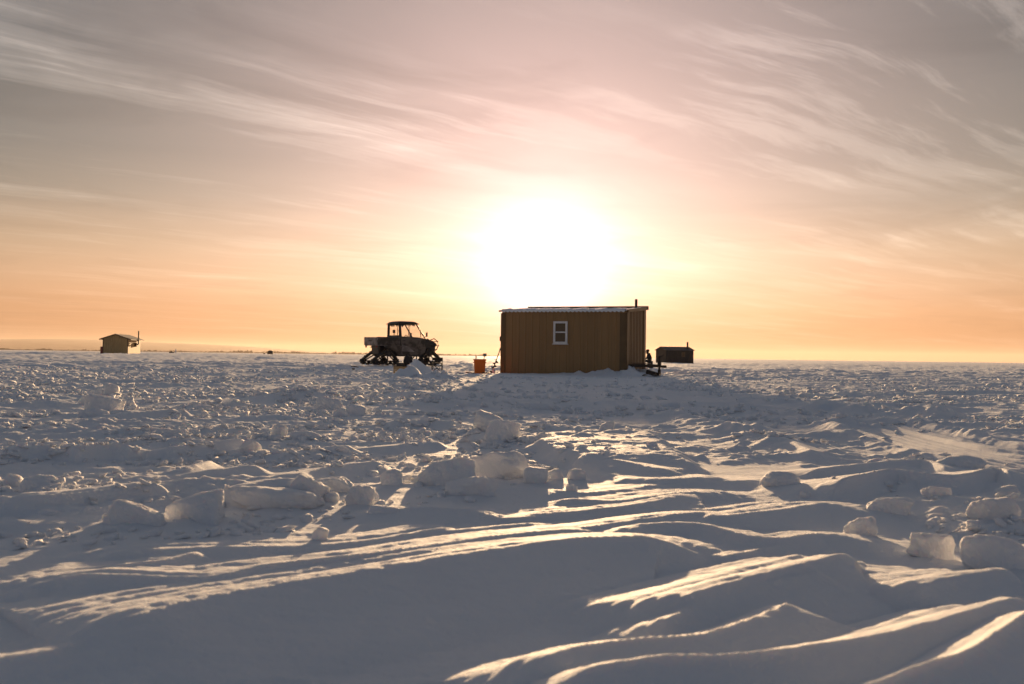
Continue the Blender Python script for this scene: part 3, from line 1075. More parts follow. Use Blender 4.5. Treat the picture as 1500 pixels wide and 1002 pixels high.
    for i in range(nx_):
        for j in range(ny_):
            a_ = i * (ny_ + 1) + j
            fs_.append((a_, a_ + ny_ + 1, a_ + ny_ + 2, a_ + 1))
        a_ = i * (ny_ + 1)
        fs_.append((base_ + i, base_ + i + 1, a_ + ny_ + 1, a_))
    MB().raw(vs_, fs_).build('roof_snow', M['block'], root, True)
    # stovepipe
    st = MB().tube([(L - .20, 2.55, RZ - .25), (L - .20, 2.55, RZ + .30)], .048, 14).build('stovepipe', M['steel'], root, True)
    MB().tube([(L - .20, 2.55, RZ - .13), (L - .20, 2.55, RZ - .04)], [.085, .055], 14).build('roof_collar', M['steel'], st, True)
    # window
    u0, u1, z0, z1 = 1.93, 2.44, 1.11, 1.89
    wn = MB()
    t_ = .07
    wn.box(((u0 + u1) / 2, -.05, z1 - t_ / 2), (u1 - u0, .05, t_))
    wn.box(((u0 + u1) / 2, -.05, z0 + t_ / 2), (u1 - u0, .05, t_))
    wn.box((u0 + t_ / 2, -.051, (z0 + z1) / 2), (t_, .05, z1 - z0 - 2 * t_))
    wn.box((u1 - t_ / 2, -.051, (z0 + z1) / 2), (t_, .05, z1 - z0 - 2 * t_))
    win = wn.build('window', M['white'], root)
    zm = z0 + .40
    MB().box(((u0 + u1) / 2, -.045, zm), (u1 - u0 - 2 * t_, .04, .045)).build('meeting_rail', M['white'], win)
    for a, b in ((z0 + t_, zm - .0225), (zm + .0225, z1 - t_)):
        MB().box(((u0 + u1) / 2, -.034, (a + b) / 2), (u1 - u0 - 2 * t_, .006, b - a)).build('pane', M['pane'], win)
    MB().box(((u0 + u1) / 2, -.06, z0 - .015), (u1 - u0 + .06, .07, .028)).build('sill', M['white'], win)
    # lamp on the left end wall
    lp = MB().box((-.09, .25, 1.27), (.14, .10, .17), None, .02).build('wall_lamp', M['lamp'], root)
    MB().box((-.035, .25, 1.27), (.05, .06, .06)).build('bracket', M['trim'], lp)
    # drawbar at the right end
    zt = .40
    tip = Vector((L + 1.02, .95, zt - .04))
    for yy in (.35, 1.7):
        mb = MB()
        a, b = Vector((L - .1, yy, zt)), tip
        d = (b - a)
        rot = Matrix.Rotation(math.atan2(d.y, d.x), 3, 'Z')
        mb.box((a + b) / 2, (d.length, .06, .10), rot, .008)
        mb.build('drawbar_beam', M['steel'], root)
    MB().box((L + .35, .98, zt + .055), (.5, .8, .02)).build('drawbar_plate', M['ply_trim'], root)
    MB().box(tip + Vector((.10, 0, 0)), (.22, .09, .09), None, .02).build('hitch', M['steel'], root)
    jk = MB().tube([tip + Vector((-.03, -.06, -.32)), tip + Vector((-.03, -.06, .36))], .034, 10).build('jack', M['steel'], root, True)
    MB().box(tip + Vector((-.03, -.06, .10)), (.12, .12, .16), None, .015).build('jack_collar', M['steel'], jk)
    MB().tube([tip + Vector((-.03, -.06, -.30)), tip + Vector((-.03, -.06, -.10))], .055, 10).build('jack_leg', M['steel'], jk, True)
    MB().tube([tip + Vector((-.03, -.06, .33)), tip + Vector((.10, -.08, .36)), tip + Vector((.12, -.08, .44))], .013, 6).build('crank_handle', M['steel'], jk, True)
    MB().lathe([(.001, 0), (.11, .0), (.11, .015), (.001, .016)], 12, tip + Vector((-.03, -.06, -.335))).build('jack_foot', M['steel'], jk)
    return root


hut = fishing_hut()


def hut_pt(x, y, z=0.0):
    c, s = math.cos(HUT_TH), math.sin(HUT_TH)
    return Vector((HUT_O.x + x * c - y * s, HUT_O.y + x * s + y * c, z))


# things at the hut's right end
def drop(p, dz=0.0):
    return Vector((p[0], p[1], hz(p[0], p[1]) + dz))


p = drop(hut_pt(HUT_L + .78, .55), .0)
t = thing('wood_block', p, R(-30), 'dark wooden block lying under the hut drawbar', 'wood block')
MB().box((0, 0, .06), (.36, .16, .13), Matrix.Rotation(R(14), 3, 'Y'), .012).build('timber', M['steel'], t)
MB().box((.12, .1, .02), (.3, .12, .09), Matrix.Rotation(R(-8), 3, 'Y'), .012).build('offcut', M['steel'], t)

p = drop(hut_pt(HUT_L + .95, -.30), .015)
mb = MB()
n_ = 14
vs_, fs_ = [], []
for i in range(n_ + 1):
    s = i / n_
    xx = -.30 + .6 * s
    zz = .03 * math.sin(s * 7) + .035 * (1 - (2 * s - 1) ** 2)
    for yy, dz in ((-.13, 0), (.13, 0), (.13, .03), (-.13, .03)):
        vs_.append((xx, yy * (1 - .3 * s), zz + dz))
for i in range(n_):
    fs_ += [(i * 4 + k, i * 4 + (k + 1) % 4, i * 4 + 4 + (k + 1) % 4, i * 4 + 4 + k) for k in range(4)]
fs_ += [(0, 1, 2, 3), (n_ * 4 + 3, n_ * 4 + 2, n_ * 4 + 1, n_ * 4)]
mb.raw(vs_, fs_)
o = mb.build('rubber_mat', M['rubber'])
o.location = p
o.rotation_euler.z = R(-10)
tag(o, 'crumpled dark mat lying on the snow in front of the hut drawbar', 'mat')


# ice auger leaning on the left end of the hut
def auger():
    foot = drop(hut_pt(-.36, -.05), -.02)
    top = hut_pt(-.05, .02, .92)
    ax = top - foot
    Ln = ax.length
    root = thing('ice_auger', foot, 0, 'dark ice auger with spiral blade leaning on the left wall of the brown hut', 'ice auger')
    root.rotation_euler = ax.to_track_quat('Z', 'Y').to_euler()
    MB().tube([(0, 0, 0), (0, 0, Ln)], .017, 8).build('shaft', M['steel'], root, True)
    vs_, fs_ = [], []
    n = 72
    for i in range(n + 1):
        a = i / n * 2 * math.pi * 3.2
        z = .02 + .50 * i / n
        for rr, dz in ((.015, 0), (.095, .0), (.095, .008), (.015, .008)):
            vs_.append((rr * math.cos(a), rr * math.sin(a), z + dz))
    for i in range(n):
        fs_ += [(i * 4 + k, i * 4 + (k + 1) % 4, i * 4 + 4 + (k + 1) % 4, i * 4 + 4 + k) for k in range(4)]
    MB().raw(vs_, fs_).build('spiral_blade', M['steel'], root)
    MB().box((0, 0, Ln - .02), (.10, .05, .09), None, .015).build('drive_head', M['black'], root)
    MB().tube([(-.13, 0, Ln + .01), (.13, 0, Ln + .01)], .014, 8).build('handle', M['black'], root, True)


auger()

# bright plastic jug at the foot of the auger
p = drop(hut_pt(-.20, -.25), -.02)
t = thing('plastic_jug', p, .4, 'small white plastic jug on the snow at the foot of the ice auger', 'jug')
MB().lathe([(.05, 0), (.062, .02), (.062, .10), (.045, .125), (.022, .135), (.022, .15)], 14).build('body', M['white'], t, True)
MB().lathe([(.026, .148), (.026, .168)], 12).build('cap', M['orange'], t, True)


# ------------------------------------------------------------------ orange bin with a shovel
def orange_bin():
    Y = 34.6
    b = at(702.5, 546, Y)
    b.z = hz(b.x, b.y) - .03
    H = at(702.5, 526, Y).z - b.z
    root = thing('orange_bin', b, R(6), 'tall orange plastic bin standing on the snow left of the brown hut', 'bin')
    mb = MB()
    def ring(w, d, z): return [(-w / 2, -d / 2, z), (w / 2, -d / 2, z), (w / 2, d / 2, z), (-w / 2, d / 2, z)]
    lv = [ring(.345, .30, 0), ring(.39, .35, H - .05), ring(.43, .39, H - .05), ring(.43, .39, H), ring(.37, .33, H), ring(.34, .30, .03)]
    vs_ = [q for l_ in lv for q in l_]
    fs_ = [(i * 4 + k, i * 4 + (k + 1) % 4, i * 4 + 4 + (k + 1) % 4, i * 4 + 4 + k) for i in range(5) for k in range(4)] + [(0, 1, 2, 3), (23, 22, 21, 20)]
    mb.raw(vs_, fs_).build('tub', M['orange'], root)
    MB().box((.0, 0, .07), (.36, .315, .03)).build('rib', M['orange'], root)
    for s in (-1, 1):
        MB().box((s * .205, 0, H - .12), (.035, .16, .04), None, .01).build('grip', M['orange'], root)
    MB().box((0, 0, H - .09), (.35, .31, .02)).build('contents', M['black'], root)
    sh = thing('snow_scoop', b + Vector((.06, .03, .06)), 0, 'grey scoop sticking up out of the orange bin', 'scoop')
    MB().tube([(0, 0, 0), (.10, 0, H + .03)], .014, 8).build('handle', M['alu'], sh, True)
    mb = MB()
    mb.box((.115, 0, H + .085), (.12, .02, .11), None, .008)
    mb.box((.06, -.03, H + .085), (.012, .06, .10))
    mb.box((.17, -.03, H + .085), (.012, .06, .10))
    mb.build('blade', M['alu'], sh)
    st = thing('peg', b + Vector((-.13, .02, .06)), 0, 'short dark peg poking out of the left side of the orange bin', 'peg')
    MB().tube([(0, 0, 0), (0, 0, H + .02)], .018, 8).build('stem', M['alu'], st, True)
    MB().lathe([(.02, 0), (.028, .01), (.022, .035)], 10, (0, 0, H + .01)).build('tip', M['alu'], st, True)
    for dx, dy, s, lb in ((-.30, -.05, 1.0, 'dark low slat lying on the snow left of the orange bin'),
                          (.22, -.22, .7, 'dark short slat lying on the snow at the right foot of the orange bin')):
        q = drop((b.x + dx, b.y + dy), .005)
        o = MB().box((0, 0, .02), (.34 * s, .09, .035), Matrix.Rotation(R(5), 3, 'Y'), .008).build('slat', M['steel'])
        o.location = q
        o.rotation_euler.z = R(8)
        tag(o, lb, 'slat')


orange_bin()


# ------------------------------------------------------------------ tracked utility vehicle
def utv():
    Y = 51.0
    c = at(588, 533, Y)
    z0 = hz(c.x, c.y)
    MZ = z0
    root = thing('tracked_utility_vehicle', (c.x, c.y, MZ), R(33),
                 'side-by-side utility vehicle on four rubber tracks with a cab and rear cargo bed', 'utility vehicle')
    W = .76                                    # half width
    # frame and underbody
    MB().box((0, 0, .62), (2.7, .9, .16), None, .03).build('frame', M['black'], root)
    MB().box((.2, 0, .74), (1.5, 1.35, .12), None, .03).build('floor_pan', M['black'], root)
    # cargo bed
    bx0, bx1, bz0, bz1 = -1.72, -.46, .98, 1.36
    bed = MB().box(((bx0 + bx1) / 2, 0, bz0), (bx1 - bx0, 1.44, .06)).build('cargo_bed', M['frost'], root)
    for s in (-1, 1):
        mb = MB().box(((bx0 + bx1) / 2 + .02, s * .73, (bz0 + bz1) / 2), (bx1 - bx0 - .04, .05, bz1 - bz0), None, .012)
        mb.box(((bx0 + bx1) / 2 + .02, s * .735, bz1 + .005), (bx1 - bx0, .08, .04), None, .01)
        for q in (-1.4, -1.05, -.7):
            mb.box((q, s * .76, (bz0 + bz1) / 2), (.05, .02, bz1 - bz0 - .08))
        mb.build('bed_side', M['camo'], bed)
    tg = MB().box((bx0 - .01, 0, (bz0 + bz1) / 2), (.05, 1.5, bz1 - bz0 + .02), None, .012).build('tailgate', M['frost'], bed)
    MB().box((bx0 - .045, 0, 1.20), (.025, .3, .07), None, .01).build('handle', M['black'], tg)
    MB().box((bx1 - .0, 0, 1.2), (.05, 1.46, .46)).build('front_wall', M['frost'], bed)
    # snow carried in the bed
    mb = MB().lathe([(.62, 0), (.52, .07), (.30, .11), (.05, .12)], 18)
    mb.v = [((bx0 + bx1) / 2 + q[0] * .95, q[1] * 1.08, bz1 - .1 + q[2]) for q in mb.v]
    mb.build('snow_load', M['block'], bed, True)
    for s in (-1, 1):
        MB().box((-1.70, s * .62, .90), (.05, .12, .1), None, .01).build('tail_lamp', M['red'], root)
    # rear body panels and engine
    for s in (-1, 1):
        MB().prism([(-1.40, .86), (-1.20, .97), (-.45, .97), (-.40, .50), (-.62, .46), (-.78, .66), (-1.0, .80), (-1.2, .84)], s * .835, s * .87, 'y').build('rear_fender', M['camo'], root)
        MB().box((-.86, s * .75, .93), (.9, .2, .05), None, .01).build('fender_top', M['frost'], root)
    MB().box((-1.05, 0, .74), (.9, .86, .46), None, .06).build('engine', M['black'], root)
    MB().box((.1, 0, .50), (2.0, .8, .16), None, .03).build('skid_plate', M['black'], root)
    # cab lower body
    for s in (-1, 1):
        d = MB().prism([(-.42, .50), (-.42, 1.40), (-.20, 1.44), (.62, 1.40), (.98, 1.28), (.98, .66), (.70, .46)], s * .70, s * .755, 'y')
        d = d.build('door', M['camo'], root)
        MB().box((-.25, s * .77, 1.22), (.14, .03, .04), None, .008).build('handle', M['black'], d)
        MB().prism([(-.36, .68), (-.36, 1.02), (.0, .92), (.35, .66)], s * .757, s * .775, 'y').build('lower_panel', M['frost'], d)
        MB().box((.22, s * .70, .46), (1.25, .16, .07), None, .02).build('rocker', M['black'], root)
    # bonnet and front
    MB().prism([(.95, .72), (.95, 1.32), (1.15, 1.33), (1.52, 1.20), (1.64, 1.04), (1.60, .74)], -.62, .62, 'y').build('bonnet', M['black'], root)
    for s in (-1, 1):
        MB().prism([(.92, .92), (.98, 1.26), (1.36, 1.25), (1.62, 1.08), (1.58, .96), (1.30, 1.06), (1.08, 1.02)], s * .60, s * .78, 'y').build('front_fender', M['black'], root)
        MB().lathe([(.001, 0), (.10, 0), (.08, .05), (.001, .055)], 14).build('headlight', M['alu'], root).matrix_local = \
            Matrix.Translation((1.57, s * .42, 1.08)) @ Matrix.Rotation(R(90), 4, 'Y')
    # brush guard loop
    for s in (-1, 1):
        MB().tube([(1.58, s * .36, .70), (1.82, s * .36, .78), (1.94, s * .36, 1.0), (1.88, s * .36, 1.24), (1.68, s * .36, 1.36), (1.46, s * .36, 1.28)], .026, 8).build('guard_hoop', M['black'], root, True)
    for zz, xx in ((.80, 1.83), (1.0, 1.94), (1.22, 1.89)):
        MB().tube([(xx, -.42, zz), (xx, .42, zz)], .02, 8).build('guard_bar', M['black'], root, True)
    # roll cage
    mb_pts = []
    for s in (-1, 1):
        MB().tube([(1.02, s * .68, 1.30), (.50, s * .62, 2.06), (.42, s * .62, 2.10)], .034, 8).build('front_pillar', M['black'], root, True)
        MB().tube([(-.42, s * .70, .9), (-.42, s * .68, 1.40), (-.44, s * .63, 2.10)], [.06, .075, .06], 8).build('rear_pillar', M['black'], root, True)
        MB().tube([(-.44, s * .63, 2.10), (.44, s * .62, 2.10)], .034, 8).build('roof_rail', M['black'], root, True)
        MB().tube([(.10, s * .70, 1.42), (.06, s * .63, 2.08)], .016, 6).build('window_divider', M['black'], root, True)
        MB().tube([(.74, s * .70, 1.38), (.72, s * .65, 1.74)], .018, 6).build('quarter_post', M['black'], root, True)
        w_ = MB().raw([(-.40, s * .69, 1.42), (.72, s * .69, 1.40), (.70, s * .645, 1.72), (.46, s * .62, 2.06), (-.42, s * .625, 2.06)], [(0, 1, 2, 3, 4)])
        w_.build('side_window', M['glass'], root)
        # packed frost hanging under the roof edge
        fr = MB()
        k = -.40
        while k < .40:
            ww, hh = random.uniform(.05, .13), random.uniform(.05, .16)
            fr.prism([(k, 2.08), (k + ww, 2.08), (k + ww * .8, 2.08 - hh * .8), (k + ww * .4, 2.08 - hh), (k + ww * .1, 2.08 - hh * .5)], s * .618, s * .634, 'y')
            k += ww * .9
        fr.build('roof_fringe', M['rubber'], root)
    for xx, zz in ((-.44, 2.10), (-.44, 1.46), (.44, 2.10), (1.02, 1.32)):
        MB().tube([(xx, -.66, zz), (xx, .66, zz)], .034, 8).build('cross_bar', M['black'], root, True)
    rw = MB().raw([(-.455, -.64, 1.46), (-.455, .64, 1.46), (-.465, .60, 2.08), (-.465, -.60, 2.08)], [(0, 1, 2, 3)])
    rw.build('rear_window', M['glass'], root)
    fr = MB()
    k = -.58
    while k < .52:
        ww, hh = random.uniform(.05, .12), random.uniform(.04, .13)
        fr.prism([(k, 2.09), (k + ww, 2.09), (k + ww * .8, 2.09 - hh * .8), (k + ww * .4, 2.09 - hh), (k + ww * .1, 2.09 - hh * .5)], -.452, -.47, 'x')
        k += ww * .9
    fr.build('rear_fringe', M['rubber'], root)
    ws = MB().raw([(1.0, -.64, 1.33), (1.0, .64, 1.33), (.50, .58, 2.05), (.50, -.58, 2.05)], [(0, 1, 2, 3)])
    ws.build('windscreen', M['glass'], root)
    # roof, slightly domed
    vs_, fs_ = [], []
    nx, ny = 12, 8
    for lay in (0, 1):
        for i in range(nx + 1):
            for j in range(ny + 1):
                a, b = i / nx * 2 - 1, j / ny * 2 - 1
                e = (1 - a ** 6) * (1 - b ** 6)
                vs_.append((.03 + a * .60, b * .69, 2.09 + (.03 + .10 * e if lay else .0) - (.03 if abs(a) > .95 else 0)))
    m_ = (nx + 1) * (ny + 1)
    for i in range(nx):
        for j in range(ny):
            q = [i * (ny + 1) + j, (i + 1) * (ny + 1) + j, (i + 1) * (ny + 1) + j + 1, i * (ny + 1) + j + 1]
            fs_ += [tuple(q[::-1]), tuple(k + m_ for k in q)]
    rim = [(i, 0) for i in range(nx)] + [(nx, j) for j in range(ny)] + [(i, ny) for i in range(nx, 0, -1)] + [(0, j) for j in range(ny, 0, -1)]
    ids = [i * (ny + 1) + j for i, j in rim]
    for a, b in zip(ids, ids[1:] + ids[:1]):
        fs_.append((a, b, b + m_, a + m_))
    MB().raw(vs_, fs_).build('roof', M['black'], root, True)
    # seats
    for yy in (-.34, .34):
        s_ = MB().box((-.22, yy, 1.16), (.16, .5, .56), Matrix.Rotation(R(-10), 3, 'Y'), .06).build('seat', M['cloth'], root)
        MB().box((-.28, yy, 1.70), (.09, .20, .17), None, .045).build('headrest', M['cloth'], s_)
        MB().tube([(-.27, yy, 1.42), (-.28, yy, 1.64)], .022, 6).build('headrest_post', M['black'], s_, True)
        MB().box((.02, yy, .95), (.5, .5, .16), None, .05).build('seat_cushion', M['cloth'], s_)
    MB().tube([(.42 + .0, .34 + .19 * math.cos(a), 1.36 + .17 * math.sin(a)) for a in [i * math.pi / 8 for i in range(16)]], .018, 6, True).build('steering_wheel', M['black'], root, True)
    MB().box((.80, 0, 1.28), (.3, 1.3, .18), None, .05).build('dashboard', M['black'], root)
    for s in (-1, 1):
        mr = MB().tube([(.86, s * .70, 1.42), (.95, s * .86, 1.46)], .014, 6).build('mirror', M['black'], root, True)
        MB().box((.97, s * .88, 1.55), (.05, .13, .22), None, .02).build('mirror_head', M['black'], mr)

    # triangular rubber tracks: drive sprocket at the top, road wheels below
    def track(cx, s, front):
        if front:
            P = [(-.50, .12), (-.36, .02), (.36, .02), (.62, .18), (.66, .30), (.18, .74), (.0, .80), (-.16, .74), (-.52, .28)]
        else:
            P = [(-.78, .10), (-.62, .02), (.36, .02), (.52, .12), (.54, .26), (.16, .70), (.0, .76), (-.18, .70), (-.80, .24)]
        pl = polyline(P + [P[0]], 5)[:-1]
        root_t = MB()
        n = len(pl)
        inn = []
        cen = pl.mean(0)
        for i in range(n):
            d = pl[(i + 1) % n] - pl[i - 1]
            d = d / np.linalg.norm(d)
            nn = np.array([-d[1], d[0]])
            if (cen - pl[i]) @ nn < 0:
                nn = -nn
            inn.append(pl[i] + nn * .075)
        vs_, fs_ = [], []
        w = .165
        yc = s * .66
        for i in range(n):
            for q, yy in ((pl[i], -w), (pl[i], w), (inn[i], w), (inn[i], -w)):
                vs_.append((cx + q[0], yc + yy, q[1]))
        for i in range(n):
            j = (i + 1) % n
            fs_ += [(i * 4 + k, i * 4 + (k + 1) % 4, j * 4 + (k + 1) % 4, j * 4 + k) for k in range(4)]
        root_t.raw(vs_, fs_)
        bt = root_t.build('track_belt', M['rubber'], root)
        lug = MB()
        for i in range(0, n, 2):
            d = pl[(i + 1) % n] - pl[i - 1]
            an = math.atan2(d[1], d[0])
            nn = (pl[i] - np.array(inn[i])) / .075
            q = pl[i] + nn * .018
            lug.box((cx + q[0], yc, q[1]), (.03, 2 * w - .02, .04), Matrix.Rotation(-an, 3, 'Y'))
        o = lug.build('track_lugs', M['rubber'], bt)
        o['kind'] = 'stuff'
        def wheel(name, x, z, r, m):
            mb = MB()
            k = 16
            pr = [(.02, -.06), (r * .55, -.06), (r * .6, -.03), (r * .85, -.03), (r, -.045), (r, .045), (r * .85, .03), (r * .6, .03), (r * .55, .06), (.02, .06)]
            mb.lathe(pr, k)
            mb.v = [(cx + x + q[0], yc + q[2] + s * .07, z + q[1]) for q in mb.v]
            return mb.build(name, m, root, False)
        wheel('drive_sprocket', .0, .57, .16, M['black'])
        ends = (-.40, .46) if front else (-.66, .40)
        wheel('idler_wheel', ends[0], .17, .125, M['rubber'])
        wheel('idler_wheel', ends[1], .19, .125, M['rubber'])
        for k in ((-.14, .12, .30) if front else (-.36, -.10, .14)):
            wheel('road_wheel', k, .125, .085, M['rubber'])
        fr_ = MB()
        for e in (ends[0], ends[1], 0.0):
            fr_.tube([(cx, yc + s * .02, .55), (cx + e, yc + s * .02, .17)], .035, 8)
        fr_.box((cx + (ends[0] + ends[1]) / 2, yc + s * .02, .17), (ends[1] - ends[0], .05, .07), None, .01)
        fr_.build('track_frame', M['steel'], root)

    for s in (-1, 1):
        track(-1.12, s, False)
        track(1.22, s, True)
        # suspension arms and mud flap
        for cx in (-1.12, 1.22):
            MB().tube([(cx, s * .2, .66), (cx, s * .66, .58)], .03, 8).build('axle', M['steel'], root, True)
            MB().tube([(cx - .1, s * .35, 1.0), (cx - .02, s * .55, .64)], .045, 8).build('shock_absorber', M['steel'], root, True)
    return root


utv()


# ------------------------------------------------------------------ gear in front of the vehicle
def gear():
    Y = 30.5
    # wooden box with dark lid
    b = at(589, 546, Y)
    b.z = at(589, 547, Y).z
    r_ = thing('wooden_crate', b, R(-8), 'low pale wooden crate with a dark lid in front of the vehicle', 'crate')
    w, d, h = .46, .34, .21
    for k in range(2):
        z = .05 + k * .11
        for yy in (-d / 2, d / 2):
            MB().box((0, yy, z), (w, .02, .10)).build('slat', M['wood'], r_)
        for xx in (-w / 2 + .012, w / 2 - .012):
            MB().box((xx, 0, z), (.02, d - .024, .10)).build('slat', M['wood'], r_)
    MB().box((0, 0, .01), (w - .03, d - .03, .015)).build('bottom', M['wood'], r_)
    MB().box((0, 0, h + .02), (w + .06, d + .05, .03), None, .006).build('lid', M['black'], r_)
    # small tool case on the crate
    q = b + Vector((-.05, 0, h + .036))
    t_ = thing('tool_case', q, R(4), 'small dark tool case lying on the lid of the wooden crate', 'tool case')
    MB().box((0, 0, .04), (.26, .15, .08), None, .015).build('case', M['black'], t_)
    MB().tube([(-.06, 0, .08), (-.05, 0, .11), (.05, 0, .11), (.06, 0, .08)], .009, 6).build('handle', M['black'], t_)
    # dark gear bag, slumped
    b = at(597, 543, Y + .1)
    b.z = at(597, 545, Y + .1).z
    r_ = thing('gear_bag', b, 0, 'slumped black gear bag standing between the wooden crate and the snow mound', 'bag')
    pv = chunk(ICO2[0], 512, 5, 5, .07)
    pv = pv * np.array([.17, .15, .26])
    pv[:, 0] += np.where(pv[:, 2] < 0, -pv[:, 2] * .25 * np.sign(pv[:, 0]) * .6, 0) + .04 * (pv[:, 2] / .26)
    MB().raw((pv + np.array([0, 0, .24])).tolist(), ICO2[1].tolist()).build('sack', M['cloth'], r_, True)
    MB().tube([(-.05, -.02, .46), (-.03, -.03, .55), (.06, -.03, .55), (.08, -.02, .46)], .016, 6).build('carry_strap', M['cloth'], r_, True)
    MB().tube([(.10, -.10, .36), (.20, -.14, .22), (.26, -.12, .10)], .03, 7).build('side_strap', M['cloth'], r_, True)
    # white tube
    b = at(613, 533, Y + .2)
    t_ = thing('white_tube', b, R(-4), 'short white tube lying on the snow mound beside the black bag', 'tube')
    MB().tube([(-.15, 0, .0), (.12, 0, -.03)], .026, 12).build('barrel', M['white'], t_, True)
    MB().tube([(.115, 0, -.03), (.15, 0, -.033)], .031, 12).build('end_cap', M['white'], t_, True)
    # folding chair
    b = at(640, 547, Y + .3)
    r_ = thing('folding_chair', b, R(0), 'black wire-legged folding chair to the right of the snow mound', 'chair')
    sh = at(640, 532, Y + .3).z - b.z
    th = at(640, 524.5, Y + .3).z - b.z
    W = .155
    MB().box((0, .02, sh), (2 * W + .03, .30, .03), None, .01).build('seat', M['cloth'], r_)
    MB().box((.0, .17, th - .03), (2 * W + .02, .025, .09), None, .01).build('backrest', M['cloth'], r_)
    for s in (-1, 1):
        MB().tube([(s * W, -.12, 0), (s * W * .98, -.12, sh)], .011, 6).build('leg', M['black'], r_, True)
        MB().tube([(s * W, .17, 0), (s * W, .17, th)], .011, 6).build('leg', M['black'], r_, True)
        MB().tube([(s * W, -.12, .04), (-s * W, .16, sh - .02)], .008, 6).build('cross_brace', M['black'], r_, True)
        MB().tube([(s * W, -.12, sh - .02), (s * W * .1, -.125, .05)], .008, 6).build('cross_brace', M['black'], r_, True)
    MB().tube([(-W, -.12, .14), (W, -.12, .14)], .008, 6).build('stretcher', M['black'], r_, True)
    # dark clump right of the chair
    q = at(649, 547, Y + .1)
    pv = chunk(ICO1[0], 611, 5, 6, .12) * np.array([.11, .08, .035])
    o = MB().raw(pv.tolist(), ICO1[1].tolist()).build('cloth_scrap', M['cloth'], None, True)
    o.location = q + Vector((0, 0, .02))
    tag(o, 'small crumpled dark cloth on the snow at the right foot of the folding chair', 'cloth')
    # two small dark things on the snow left of the crate
    for (px, py, L_, a, lb) in ((519.5, 538, .20, 8, 'thin dark stick lying on the snow behind the vehicle, left'),
                                (517.5, 541.5, .09, 0, 'small dark round lump on the snow just below the thin stick')):
        q = at(px, py, 33)
        q.z = max(q.z, hz(q.x, q.y) + .01)
        if L_ > .1:
            o = MB().tube([(-L_ / 2 * 1.3, 0, .02), (0, 0, .03), (L_ / 2 * 1.3, 0, .0)], [.012, .02, .012], 7).build('stick', M['steel'], None, True)
        else:
            o = MB().lathe([(.035, 0), (.05, .01), (.05, .04), (.03, .05)], 12).build('puck', M['steel'], None, True)
        o.location = q
        o.rotation_euler.z = R(a)
        tag(o, lb, o.name.split('.')[0])


gear()


